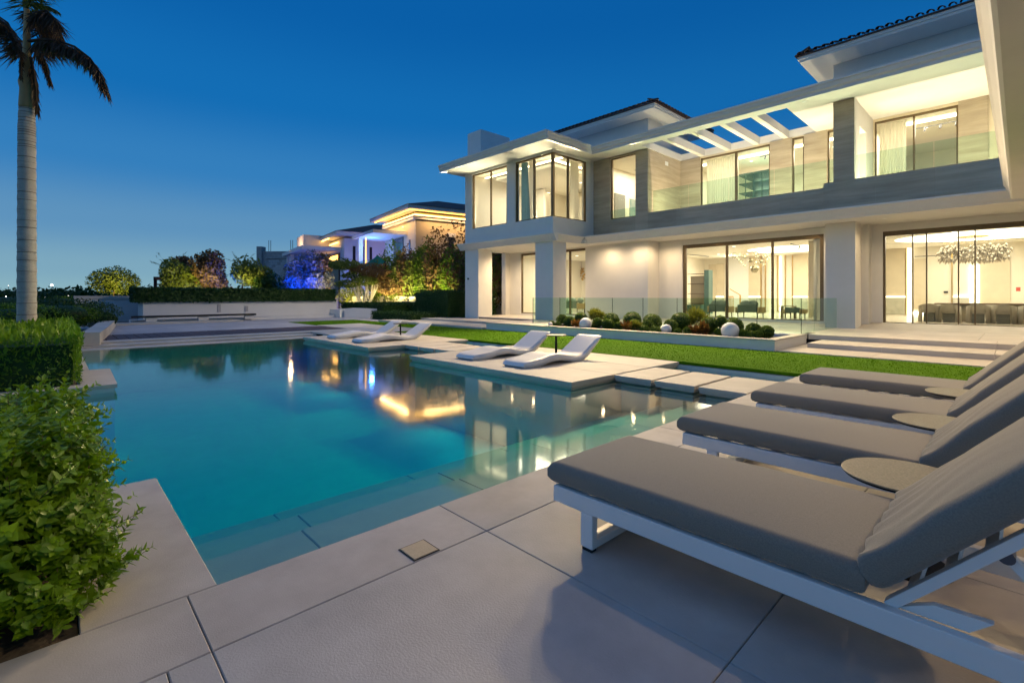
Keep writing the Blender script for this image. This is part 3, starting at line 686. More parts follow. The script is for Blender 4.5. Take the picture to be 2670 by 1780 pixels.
# --- covered terrace roof to the right, running out over the loungers
W(MB().sweepY([(-.148, 4.13), (-.19, 4.15), (-.22, 4.30), (-.29, 4.46), (-.33, 4.52), (-.33, 4.66), (6, 4.66), (6, 4.13)], -3, 19.2), 'canopy', 'plaster')
cam_ = MB().ball((XL + .35, YP - .07, 2.45), .05, n=12, m=8).build('security_camera', 'frame_dark', villa, True)
MB().box(XL + .32, XL + .38, YP - .05, YP - .001, 2.46, 2.54).build('bracket', 'white_paint', cam_)
W(MB().box(XC + .001, XC + .012, 22.2, 22.5, 8.0, 8.2), 'vent_grille', 'white_paint')
# --- lights recessed in the soffits
def downlight(x, y, z, power, cone=120, col=(1, .72, .40), blend=.8):
    d = W(MB().lathe([(.06, 0), (.06, .006), (.05, .008)], (x, y, z - .008), 14), 'downlight', 'white_paint')
    if power: lamp('SPOT', (x, y, z - .03), power, col, d, .05, cone=cone, blend=blend, name='downlight_lamp')
# ================================================================ ROOMS (seen through the glass)
WARM = (1.0, .86, .55); WARM2 = (1.0, .89, .70)
def room(x0, x1, y0, y1, z0, z1, wm='int_wall', yr=None):
    W(MB().box(x0, x1, y0, y1, z0 - .05, z0), 'room_floor', 'int_floor')
    W(MB().box(x0, x1, y0, y1, z1, z1 + .08), 'room_ceiling', 'int_ceiling')
    W(MB().box(x0 - .1, x1 + .1, y1, y1 + .1, z0 - .05, z1 + .08), 'room_wall', wm)
    W(MB().box(x0 - .1, x0, y0, y1 - .001, z0 - .05, z1 + .08), 'room_wall', wm)
    W(MB().box(x1, x1 + .1, yr or y0, y1 - .001, z0 - .05, z1 + .08), 'room_wall', wm)
def ceiling_lamp(x, y, z, sx, sy, power, col=WARM2, up=False):
    f = W(MB().box(x - .06, x + .06, y - .06, y + .06, z - .03, z - .004), 'ceiling_spot', 'glow_lamp')
    lamp('AREA', (x, y, z - .05), power, col, f, sx, sy, rot=(R(180) if up else 0, 0, 0), name='room_lamp')
ZF, ZC = .475, 3.98
room(-15.0, -5.65, 21.84, 32.5, ZF, ZC); room(-5.45, 6, 22.54, 32.5, ZF, ZC); room(-21.3, -15.3, 20.84, 27, .40, 3.9)
room(XL + .31, XR - .32, YP + .32, 26, 4.62, 8.44, yr=20.3); room(XR + .1, XC - .42, YM + .27, 27, 4.62, 8.46); room(XC - .1, -4.5, YB + .3, 31, 4.63, 8.46); room(-4.2, 5, YB + .3, 31, 4.63, 8.46)
for a in ((-10.0, 25.0, ZC, 3, 2.4, 60), (-8, 29.5, ZC, 3, 2.4, 60), (-12.5, 29, ZC, 2, 2, 45), (-1.8, 25.6, ZC, 3, 2.2, 42), (2.0, 28.5, ZC, 3, 2.4, 50), (-2.2, 30.3, ZC, 2.4, 1.5, 30),
          (-18.5, 23, 3.9, 3, 2.5, 90), (-19.5, 20.2, 8.12, 2.4, 2, 50), (-17.8, 22.5, 8.12, 2.4, 2, 62), (-13.9, 23.2, 8.44, 1.5, 2, 75), (-9.6, 26.2, 8.44, 3, 2, 110), (-6.0, 26.5, 8.44, 2, 2, 80), (-2.7, 26.2, 8.44, 2, 2, 110)):
    ceiling_lamp(*a[:5], a[5] * 2.6)
# round ceiling coves
def disc(name, cx, cy, z, rx, ry, m):
    return W(MB().add([(cx + rx * math.cos(k * math.pi / 20), cy + ry * math.sin(k * math.pi / 20), z) for k in range(40)], [tuple(range(39, -1, -1))]), name, m)
disc('ceiling_cove', -8.5, 28.7, ZC - .012, 2.1, 2.0, 'glow_cove')
c0 = gz(2342, 632, 3.98); disc('ceiling_cove', c0[0] + 3.1, 28.0, ZC - .012, 3.1, 2.2, 'glow_cove')
def ring(name, cx, cy, z, rx, ry, w, m):
    n = 48; o_ = [(cx + rx * math.cos(2 * math.pi * k / n), cy + ry * math.sin(2 * math.pi * k / n), z) for k in range(n)]; i_ = [(cx + (rx - w) * math.cos(2 * math.pi * k / n), cy + (ry - w) * math.sin(2 * math.pi * k / n), z) for k in range(n)]
    return W(MB().add(o_ + i_, [((k + 1) % n, k, n + k, n + (k + 1) % n) for k in range(n)]), name, m)
ring('ceiling_groove', c0[0] + 3.1, 28.0, ZC - .014, 3.75, 2.85, .05, 'frame_dark')
# cove strips of the upper rooms
for x0, x1, y0, y1, z in ((-21.8, -15.9, 18.5, 18.65, 8.40), (-21.8, -15.9, 24.0, 24.2, 8.36), (-15.2, -12.8, 24.5, 24.7, 8.40), (-11.8, -4.8, 25.0, 25.3, 8.40), (-3.8, .2, 25.0, 25.3, 8.40)):
    W(MB().box(x0, x1, y0, y1, z, z + .03), 'cove_strip', 'glow_strip')
W(MB().box(-16.55, -16.40, 18.66, 23.9, 8.40, 8.43), 'cove_strip', 'glow_strip')
W(MB().box(-21.0, -16.6, 18.7, 23.9, 8.13, 8.30), 'dropped_ceiling', 'int_ceiling')
W(MB().box(-18.2, -16.0, 25.55, 25.98, 4.63, 8.2), 'wall_panel', 'tv_art'); W(MB().box(-20.6, -19.0, 25.6, 25.98, 4.63, 7.6), 'wall_panel', 'tv_art')
W(MB().box(-21.5, -20.3, 22.0, 22.2, 4.63, 8.1), 'room_wall', 'int_wall')
# track lights
def track(p, q, nspots=2):
    t = W(MB().bar(p, q, .035, .03), 'light_track', 'frame_dark'); P_, Q_ = Vector(p), Vector(q)
    for k in range(nspots):
        c = P_.lerp(Q_, (k + .7) / (nspots + .4)); MB().tube(c - Vector((0, 0, .03)), c - Vector((.03, .05, .17)), .035, .035, 8).build('track_spot', 'frame_dark', t)
track(gz(1700, 445, 8.38) if False else (-14.6, 23.2, 8.36), (-13.0, 22.6, 8.36)); track((-14.4, 24.3, 8.36), (-13.0, 23.9, 8.36))
track((-8.9, 25.4, 8.34), (-7.9, 25.2, 8.34)); track((-3.0, 25.8, 8.34), (-1.4, 25.8, 8.34), 3)
track(gz(2062, 636, 3.95), gz(2106, 646, 3.95), 1); track(gz(1792, 663, 3.95), gz(1848, 669, 3.95), 0)
track(gY(2385, 669, 31.8), gY(2458, 666, 31.8), 0)
# back wall of living room: panels, gold strips, light lines
YW = 32.47
def on_wall(x0, x1, y0, y1, m, name='wall_panel', th=.03, Y=YW):
    a, b_ = gY(x0, y0, Y), gY(x1, y1, Y); return W(MB().box(a[0], b_[0], Y - th, Y, max(ZF + .01, b_[2]), a[2]), name, m)
on_wall(1848, 1868, 690, 812, 'int_warm'); on_wall(1869, 1889, 688, 812, 'int_warm', th=.05)
on_wall(1952.5, 1983, 668, 812, 'int_warm', th=.04); on_wall(2067, 2107, 664, 812, 'int_warm', th=.04)
for x in (1984, 1995, 2027, 2047, 2066): on_wall(x, x + 2.2, 666, 812, 'gold', 'trim_strip', .07)
for x in (2011, 2034): on_wall(x, x + 3, 668, 812, 'glow_strip', 'light_strip', .045)
for x0, x1 in ((1868, 1888), (1953, 1983), (2068, 2106)): on_wall(x0, x1, 772.5, 775, 'glow_strip', 'light_strip', .06); on_wall(x0, x1, 775.5, 812, 'marble', 'wainscot', .055)
sp = W(MB().box(-11.3, -11.2, 30.0, 30.1, ZC - .04, ZC - .004), 'ceiling_spot', 'glow_lamp'); a = gY(1897, 672, YW); b_ = gY(1952, 780, YW)
on_wall(1897, 1952, 671, 800, 'white_paint', 'stair_wall', .035)
lamp('AREA', ((a[0] + b_[0]) / 2, 31.4, 3.7), 45, WARM2, sp, 1.0, .5, rot=(R(-58), 0, 0), name='wall_washer')
st_ = tag(empty('stair_rail', gY(1915, 800, 31.6)), 'slim gold stair rail rising against the bright living room wall', 'railing')
p0, p1, p2_ = gY(1903, 753, 31.6), gY(1930, 769, 31.6), gY(1932, 800, 31.6)
MB().tube(p0, p1, .03).tube(p1, (p1[0], p1[1], ZF), .05).build('handrail', 'gold', st_)
q0, q1 = gY(1895, 773, 30.6), gY(1912, 773, 30.6)
mb = MB().tube(q0, q1, .03)
for k in range(6): x = q0[0] + (q1[0] - q0[0]) * k / 5; mb.tube((x, 30.6, q0[2]), (x, 30.6, ZF), .02)
mb.build('balusters', 'gold', st_)
W(MB().box(gY(2108, 700, 25.2)[0], gY(2126, 700, 25.2)[0], 25.2, 25.7, ZF, ZC), 'inner_column', 'int_warm')
on_wall(2136, 2139, 645, 812, 'gold', 'trim_strip', .05); on_wall(2140, 2144, 645, 812, 'glow_strip', 'light_strip', .04)
# shelf unit
sx0, sx1 = gY(1792, 700, 26)[0], gY(1848, 700, 26)[0]; xg = gY(1836, 700, 26)[0]; zt_ = gY(1840, 704, 26)[2]
sh = tag(empty('shelf_unit', ((sx0 + sx1) / 2, 26.2, ZF)), 'tall shelf unit with dark green side panel inside the living room', 'shelf')
MB().box(xg, sx1, 26, 26.5, ZF, zt_).build('side_panel', 'cabinet_green', sh); MB().box(sx0, xg - .005, 26.4, 26.5, ZF, zt_ - .3).build('back_panel', 'int_warm', sh)
for k in range(4): MB().box(sx0, xg - .006, 26.05, 26.39, ZF + .55 + k * .55, ZF + .58 + k * .55).build('shelf', 'wood_table', sh)
MB().box(sx0, xg - .01, 25.7, 26.04, ZF, ZF + .5).build('base_cabinet', 'cabinet_green', sh)
on_wall(2063 + 66, 2063 + 76, 728, 742, 'red_box', 'alarm_box', .06, 25.19) if False else None
W(MB().box(*[gY(2130, 735, 31)[0], gY(2141, 735, 31)[0]], 30.95, 31.0, gY(2130, 741, 31)[2], gY(2130, 729, 31)[2]), 'picture', 'wood_table')

# sofas and armchairs with their backs to the glass
def sofa(name, xa, xb, y, h, label, arm='sofa_tan', cat='sofa', dep=.85, cush=2):
    t = tag(empty(name, ((xa + xb) / 2, y + .4, ZF)), label, cat)
    MB().box(xa, xb, y, y + .14, ZF + .26, ZF + h).build('backrest', 'sofa', t, bevel=.03)
    MB().box(xa + .02, xb - .02, y + .145, y + dep, ZF + .26, ZF + .44).build('seat', 'sofa', t, bevel=.04)
    MB().box(xb + .002, xb + .10, y, y + dep, ZF + .22, ZF + h * .82).build('armrest', arm, t, bevel=.03)
    MB().box(xa - .10, xa - .002, y, y + dep, ZF + .22, ZF + h * .82).build('armrest', arm, t, bevel=.03)
    for px in (xa, xb):
        for py in (y + .08, y + dep - .08): MB().tube((px, py, ZF), (px, py, ZF + .25), .018, .028, 8).build('leg', 'frame_bronze', t)
    for k in range(cush):
        cxk = xa + (xb - xa) * (.32 + .38 * k); MB().ball((cxk, y + .24, ZF + h + .02), .24, .09, .17, 12, 8).build('cushion', 'cushion', t, True)
    return t
X_ = lambda sx, Y: gY(sx, 800, Y)[0]
sofa('sofa', X_(1848, 22.5), X_(1890, 22.5), 22.5, .62, 'green sofa back nearest the shelf unit, left of the first window mullion')
sofa('sofa', X_(1922, 22.5), X_(1973, 22.5), 22.5, .60, 'green two seat sofa back with tan arm under the bubble chandelier')
sofa('armchair', X_(2046, 22.9), X_(2084, 22.9), 22.9, .50, 'low green armchair beside the pale inner column', cush=0, cat='armchair')
tb = tag(empty('side_table', (X_(2040, 23.6), 23.6, ZF)), 'thin dark console table beside the low green armchair', 'table')
MB().box(X_(2034, 23.6), X_(2072, 23.6), 23.5, 23.9, ZF + .52, ZF + .55).build('table_top', 'wood_table', tb)
for sx in (2036, 2070): MB().box(X_(sx, 23.6), X_(sx, 23.6) + .04, 23.55, 23.85, ZF, ZF + .515).build('leg', 'frame_bronze', tb)
# bubble chandelier
ch = tag(empty('bubble_chandelier', gY(1962, 655, 28.7)), 'chandelier of clear and smoky glass bubbles in the living room', 'chandelier')
MB().lathe([(.25, 0), (.25, .04)], (gY(1962, 655, 28.7)[0], 28.7, ZC - .06), 20).build('ceiling_plate', 'gold', ch)
for i, (sx, sy, r, mm) in enumerate(((1915, 666, .24, 'bubble'), (1942, 668, .2, 'bubble'), (1932, 681, .2, 'bubble'), (1934, 684, .14, 'bubble'), (1943, 692, .15, 'bubble'), (1958, 679, .19, 'smoke_glass'), (1971, 661, .2, 'bubble'),
                     (1972, 683, .22, 'bubble'), (1984, 682, .17, 'smoke_glass'), (1996, 667, .2, 'bubble'), (1976, 668, .14, 'bubble'), (1991, 690, .13, 'bubble'), (2001, 676, .2, 'bubble'), (1977, 651, .2, 'smoke_glass'), (1968, 701, .31, 'smoke_glass'), (1925, 674, .13, 'bubble'))):
    yy = 28.7 + ((i * 37) % 11 - 5) * .12; r *= .74; c = gY(sx, sy, yy); o = MB().ball(c, r, n=14, m=9).build('glass_bubble', mm, ch, True)
    MB().tube((c[0], c[1], c[2] + r), (c[0], c[1], ZC - .02), .006, n=4).build('cord', 'gold', o)
    if mm == 'bubble': MB().ball(c, r * .3, n=8, m=6).build('bulb', 'glow_bulb', o)
# dining room wall, table, chairs, chandelier
on_wall(2306, 2361, 648, 775, 'int_warm'); on_wall(2306, 2361, 775.5, 838, 'marble', 'wainscot', .05); on_wall(2306, 2361, 772.5, 775, 'glow_strip', 'light_strip', .06)
for x in (2304, 2361.5, 2481): on_wall(x, x + 3, 645, 838, 'gold', 'trim_strip', .07)
for x in (2366, 2372): on_wall(x, x + 4, 648, 838, 'glow_strip', 'light_strip', .05)
on_wall(2380, 2415, 675, 806, 'int_warm', th=.06); on_wall(2366, 2415, 812, 824, 'glow_strip', 'light_strip', .06); on_wall(2486, 2527, 771, 775, 'glow_strip', 'light_strip', .06)
on_wall(2486, 2527, 775.5, 800, 'marble', 'wainscot', .05); on_wall(2530, 2534, 690, 830, 'glow_strip', 'light_strip', .06); on_wall(2548, 2552, 690, 830, 'glow_strip', 'light_strip', .06)
on_wall(2556, 2634, 668, 800, 'int_warm', th=.02); on_wall(2461, 2472, 759, 764, 'frame_dark', 'wall_switch', .05)
a = gY(2655, 754, 31.5); W(MB().box(a[0] - .07, a[0] + .07, 31.45, 31.5, a[2] - .09, a[2] + .09), 'alarm_box', 'red_box')
YD = 25.6; xa, xb = X_(2440, YD), 3.2
dt = tag(empty('dining_table', (0, YD, ZF)), 'long dark dining table behind the pale barrel chairs', 'table')
MB().box(xa, xb, YD - .5, YD + .6, ZF + .66, ZF + .71).build('table_top', 'wood_table', dt, bevel=.01)
for x in (xa + .8, 0.0, xb - .8): MB().lathe([(.38, 0), (.28, .3), (.3, .655)], (x, YD, ZF), 20).build('pedestal', 'chair_fab', dt, True)
def dchair(x, y, rz, label):
    t = tag(empty('dining_chair', (x, y, ZF), rz), label, 'chair', 'chairs around the dining table')
    n = 14; v = []; f = []
    for k in range(n + 1):                                       # curved shell: splayed sides and low back in one sweep
        a = math.pi * (k / n) + math.pi; c, s_ = math.cos(a), math.sin(a)
        for r, z in ((.33, 0), (.29, 0), (.27, .70), (.31, .70)):
            zz = z if z == 0 else z - .10 * abs(c) ** 2; v.append((c * r * 1.04, s_ * r * .95 + .05, zz))
    for k in range(n):
        for j in range(4): f.append((k * 4 + j, (k + 1) * 4 + j, (k + 1) * 4 + (j + 1) % 4, k * 4 + (j + 1) % 4))
    # cut-out under the backrest: keep sides to the floor, back only above the seat
    keep = [q for i, q in enumerate(f) if not (4 <= i // 4 <= 9)]
    MB().add(v, keep + [(0, 1, 2, 3), tuple(n * 4 + j for j in (3, 2, 1, 0))]).build('side_shell', 'chair_fab', t, True, local=True)
    v2 = []
    for k in range(4, 11):
        a = math.pi * (k / n) + math.pi; c, s_ = math.cos(a), math.sin(a)
        for r, z in ((.325, .40), (.285, .40), (.27, .70), (.31, .70)): v2.append((c * r * 1.04, s_ * r * .95 + .05, z - (.10 * abs(c) ** 2 if z > .5 else 0)))
    f2 = [(k * 4 + j, (k + 1) * 4 + j, (k + 1) * 4 + (j + 1) % 4, k * 4 + (j + 1) % 4) for k in range(6) for j in range(4)] + [(0, 1, 2, 3), (27, 26, 25, 24)]
    MB().add(v2, f2).build('backrest', 'chair_fab', t, True, local=True)
    MB().lathe([(.26, 0), (.275, .03), (.275, .07), (.25, .09)], (0, .05, .34), 20).build('seat', 'chair_fab', t, True, local=True)
    MB().box(-.16, .16, -.1, .2, 0, .33).build('base', 'chair_dark', t, local=True)
    return t
for sx in (2423, 2475, 2551, 2617, 2690): dchair(X_(sx, 24.4), 24.4, 0, 'pale upholstered barrel chair with its back to the terrace glass')
for sx in (2450, 2520, 2585, 2650): dchair(X_(sx, 26.6), 26.6, math.pi, 'pale upholstered barrel chair on the far side of the dining table')
dc = tag(empty('leaf_chandelier', gY(2536, 610, 28.2)), 'wide oval chandelier of hanging pale metallic leaves over the dining table', 'chandelier')
cc = gY(2536, 645, 28.0); MB().lathe([(.5, 0), (.5, .04)], (cc[0], cc[1], ZC - .055), 24).build('ceiling_plate', 'gold', dc)
lf = None; k = 0
for i in range(260):
    a = RNG.uniform(0, 2 * math.pi); rr = math.sqrt(RNG.uniform(.15, 1)); x, y_ = cc[0] + 1.12 * rr * math.cos(a), cc[1] + .45 * rr * math.sin(a)
    z = 3.72 - .62 * RNG.random() - .16 * (1 - rr) - .04
    if lf is None:
        lf = MB().lathe([(.004, 0), (.045, -.07), (.05, -.12), (.006, -.24)], (0, 0, 0), 6).build('leaf', 'crystal', dc, True, local=True); o = lf
    else: o = lf.copy(); COL.objects.link(o); o.parent = dc
    o.location = Vector((x, y_, z)) - dc.location; o.rotation_euler = (RNG.normal(0, .25), RNG.normal(0, .25), RNG.uniform(0, 6))
mb = MB()
for i in range(40): a = i * 2.4; mb.tube((cc[0] + .9 * math.cos(a), cc[1] + .35 * math.sin(a), 3.7), (cc[0] + .9 * math.cos(a), cc[1] + .35 * math.sin(a), ZC - .02), .004, n=4)
mb.build('wires', 'gold', dc)
# wall ornament seen beside the pavilion pillar, and the small lounge below it
or_ = tag(empty('wall_ornament', gY(1512, 715, 26.9)), 'gold leaf wall ornament inside the garden lounge', 'ornament')
for i in range(46):
    c = gY(1512 + RNG.normal(0, 9), 715 + RNG.normal(0, 11), 26.88); MB().ball(c, .10, .03, .06, 6, 4).build('leaf', 'gold', or_, True)
sofa('sofa', -19.4, -17.9, 22.2, .7, 'pale cushioned sofa in the garden lounge behind the pavilion veranda', cush=3)
# curtains
def curtain(name, x0, x1, y, z0, z1, m, label, axis='X', amp=.05, waves=7, flare=0):
    v = []; n = waves * 8
    for k in range(n + 1):
        u = k / n; s_ = x0 + (x1 - x0) * u; w = amp * math.sin(u * waves * 2 * math.pi)
        sb = s_ + flare * (u)
        v += [(sb, y + w, z0), (s_, y + w * .6, z1)] if axis == 'X' else [(y + w, sb, z0), (y + w * .6, s_, z1)]
    o = MB().add(v, [(2 * k, 2 * k + 2, 2 * k + 3, 2 * k + 1) for k in range(n)]).build(name, m, None, True)
    tag(o, label, 'curtain'); return o
curtain('curtain', -19.15, -18.75, YP + .42, 4.64, 8.40, 'curtain_blue', 'blue curtain drawn aside at the left pavilion window', flare=-.35)
curtain('curtain', -18.02, -17.55, YP + .42, 4.64, 8.40, 'curtain_blue', 'blue curtain at the left jamb of the corner window', waves=5, flare=.25)
curtain('curtain', -17.53, -17.15, YP + .50, 4.64, 8.40, 'curtain', 'white sheer curtain beside the blue one at the corner window', waves=5, flare=.25)
curtain('curtain', 19.2, 19.9, XR - .45, 4.64, 8.40, 'curtain', 'white sheer curtain gathered at the right end of the corner window', axis='Y')
curtain('curtain', -20.6, -16.6, 25.3, 4.64, 8.0, 'curtain', 'white sheer curtain across the back of the pavilion bedroom', waves=20)
curtain('curtain', -11.1, -9.5, YB + .55, 4.66, 8.38, 'curtain', 'white sheer curtain over the left half of the wide balcony window', waves=14)
curtain('curtain', -3.95, -3.1, YB + .55, 4.66, 8.38, 'curtain', 'white sheer curtain at the window beside the stone pillar', waves=9)
# glass display wardrobe upstairs
gw = tag(empty('glass_wardrobe', (-8.6, 26, 4.63)), 'lit glass display wardrobe with grid shelves behind the balcony window', 'wardrobe')
x0, x1, y0, y1, z1 = -9.9, -8.35, 25.2, 27.6, 7.55
mb = MB()
for k in range(5): mb.box(x0 + (x1 - x0) * k / 4 - .02, x0 + (x1 - x0) * k / 4 + .02, y0, y0 + .04, 4.64, z1); mb.box(x1 - .04, x1, y0 + .05 + (y1 - y0 - .1) * k / 4 - .02, y0 + .05 + (y1 - y0 - .1) * k / 4 + .02, 4.64, z1)
mb.box(x0, x1, y0, y1, z1 + .001, z1 + .06); mb.build('frame', 'cabinet_green', gw)
for k in range(6): MB().box(x0 + .03, x1 - .045, y0 + .05, y1 - .06, 4.8 + k * .46, 4.82 + k * .46).build('shelf', 'cabinet_green', gw)
MB().box(x0, x1, y0 + .015, y0 + .022, 4.64, z1).build('pane', 'case_glass', gw)
MB().box(x0 + .05, x1 - .06, y1 - .05, y1 - .03, 4.64, z1).build('back_light', 'glow_cove', gw)
bw = tag(empty('bedroom_wardrobe', (-2.2, 27, 4.63)), 'low grey panelled wardrobe in the balcony bedroom', 'wardrobe')
for k in range(3): MB().box(-3.15 + k * .85, -2.33 + k * .85, 26.6, 27.1, 4.64, 6.55).build('door_panel', 'chair_dark', bw)
# vanity in the window next to the corner
W(MB().box(-13.5, -12.9, 24.5, 24.7, 4.63, 7.0), 'room_divider', 'int_warm')

# ---- lamps of the veranda, balconies and canopy
for x in (-20.0, -18.3): downlight(x, 19.0, 4.10, 420, 160)
for x in (-14.3, -12.6): downlight(x, 19.85, 4.10, 130, 165)
for x in (-11.5, -9.6, -7.7, -5.8): downlight(x, 20.7, 4.10, 120, 160)
for x in (-3.2, -1.6, 0.0, 1.6, 3.2): downlight(x, 20.6, 4.10, 75, 155, (1, .72, .38))
for x, y in ((1.6, 17.4), (1.6, 14.2), (1.7, 11.0), (1.8, 8.0), (1.9, 5.0)): downlight(x, y, 4.128, 200, 165, (1, .66, .33))
for x in (-10.8, -9.0, -7.2, -5.6, -3.2, -1.6, .2):          # up-lights on the balcony floor
    f = W(MB().box(x - .15, x + .15, 21.15, 21.22, 4.662, 4.72), 'uplight', 'frame_dark'); lamp('AREA', (x, 21.2, 4.75), 100, WARM, f, .3, .1, rot=(R(180 - 18), 0, 0), name='uplight_lamp')
for x, y, tx in ((-21.2, 18.1, 0), (-20.4, 18.1, 0), (-19.6, 18.1, 0), (-17.0, 18.3, 0), (-16.4, 18.3, 0), (-16.2, 18.4, 20), (-16.3, 19.4, 45)):   # unseen spots added inside the pavilion windows to brighten its eaves
    f = W(MB().box(x - .12, x + .12, y - .06, y + .06, 4.621, 4.70), 'added_eave_uplight', 'frame_dark')
    o = lamp('SPOT', (x, y, 4.95), 620 if not tx else 170, WARM, f, .15, cone=62, blend=.9, name='uplight_lamp'); o.rotation_euler = (Vector((x + (1.2 if tx else 0), 16.7 if tx < 40 else y - .2, 8.5)) - Vector((x, y, 4.95))).to_track_quat('-Z', 'Y').to_euler()
for x, y, pw in ((-14.9, 17.2, 3600), (-14.9, 18.6, 3000), (-12.6, 19.75, 2700), (-9.2, 19.75, 1700), (-5.4, 19.75, 900)):   # floods added at the roof edges to throw warm light over garden and loungers
    f = W(MB().lathe([(.09, 0), (.09, .012), (.07, .016)], (x, y, 8.485), 16), 'floodlight', 'white_paint')
    o = lamp('SPOT', (x, y, 8.20), pw, (1, .74, .40), f, .22, cone=112, blend=.7, name='added_flood_lamp')
    o.rotation_euler = (Vector((-4.0 if x < -9 else -5, 5, 0)) - Vector((x, y, 8.46))).to_track_quat('-Z', 'Y').to_euler()
for x, tx in ((-22.4, -34), (-21.0, -20)):  # two more added floods, brightening the far garden and its wall
    f = W(MB().lathe([(.09, 0), (.09, .012), (.07, .016)], (x, 16.25, 8.485), 16), 'floodlight', 'white_paint')
    o = lamp('SPOT', (x, 16.25, 8.46), 2300, (1, .82, .60), f, .12, cone=110, blend=.8, name='added_flood_lamp')
    d = Vector((-34 if tx < -30 else -27, 7 if tx < -30 else 8, .4)) - Vector((x, 16.25, 8.46)); o.rotation_euler = d.to_track_quat('-Z', 'Y').to_euler()
# door and mirror on the side wall of the small room
W(MB().box(-15.335, -15.29, 22.3, 23.3, 4.64, 7.1), 'inner_door', 'chair_dark'); W(MB().box(-15.335, -15.30, 23.8, 24.9, 5.2, 7.0), 'wall_mirror', 'tv_art'); W(MB().box(-15.335, -15.25, 21.5, 21.9, 4.64, 8.3), 'wall_panel', 'int_warm')
f = W(MB().lathe([(.06, 0), (.06, .006), (.05, .008)], (2.2, 1.0, 4.12), 14), 'downlight', 'white_paint')  # unseen spot added under the canopy to brighten the near hedge
o = lamp('SPOT', (2.2, 1.0, 4.09), 450, (1, .80, .46), f, .06, cone=30, blend=1, name='downlight_lamp'); o.rotation_euler = (Vector((-3.6, -.85, .4)) - Vector((2.2, 1.0, 4.09))).to_track_quat('-Z', 'Y').to_euler()
# ================================================================ OUTDOOR FURNITURE
def cushion(mb, L, Wd, T, nx=26, ny=14, puff=.012, wrinkle=0, r=.045):
    """rounded, slightly wavy pad from (0,0,0) to (L,Wd,T); returns verts as a closed grid"""
    top, bot = [], []
    def edge(u, L_): d = min(u, L_ - u); return 0 if d >= r else r - math.sqrt(max(0, r * r - (r - d) ** 2))
    us = [0, r * .12, r * .4, r * .8] + [r * 1.2 + (L - 2.4 * r) * k / (nx - 8) for k in range(nx - 7)] + [L - r * .8, L - r * .4, L - r * .12, L]
    vs_ = [0, r * .12, r * .4, r * .8] + [r * 1.2 + (Wd - 2.4 * r) * k / (ny - 8) for k in range(ny - 7)] + [Wd - r * .8, Wd - r * .4, Wd - r * .12, Wd]
    A, B = len(us), len(vs_); verts = []
    for s_ in (1, -1):
        for u in us:
            for v in vs_:
                e = min(r, math.hypot(edge(u, L), edge(v, Wd))); p = puff * math.sin(math.pi * u / L) * math.sin(math.pi * v / Wd)
                w = 0
                if wrinkle and s_ > 0: w = wrinkle * math.exp(-u / .24) * (math.sin(v * 38 + 3 * math.sin(u * 9)) + .5 * math.sin(v * 83 + u * 11)) * min(1, u / .03)
                z = (T - e + p + w) if s_ > 0 else (0 + e * .8)
                verts.append((u, v, z))
    f = []
    for i in range(A - 1):
        for j in range(B - 1):
            a = i * B + j; f.append((a, a + B, a + B + 1, a + 1)); a += A * B; f.append((a, a + 1, a + B + 1, a + B))
    rim = [i * B for i in range(A)] + [(A - 1) * B + j for j in range(1, B)] + [i * B + B - 1 for i in range(A - 2, -1, -1)] + [j for j in range(B - 2, 0, -1)]
    n = A * B
    for k in range(len(rim)):
        a, b_ = rim[k], rim[(k + 1) % len(rim)]; f.append((a, n + a, n + b_, b_))
    return mb.add(verts, f)
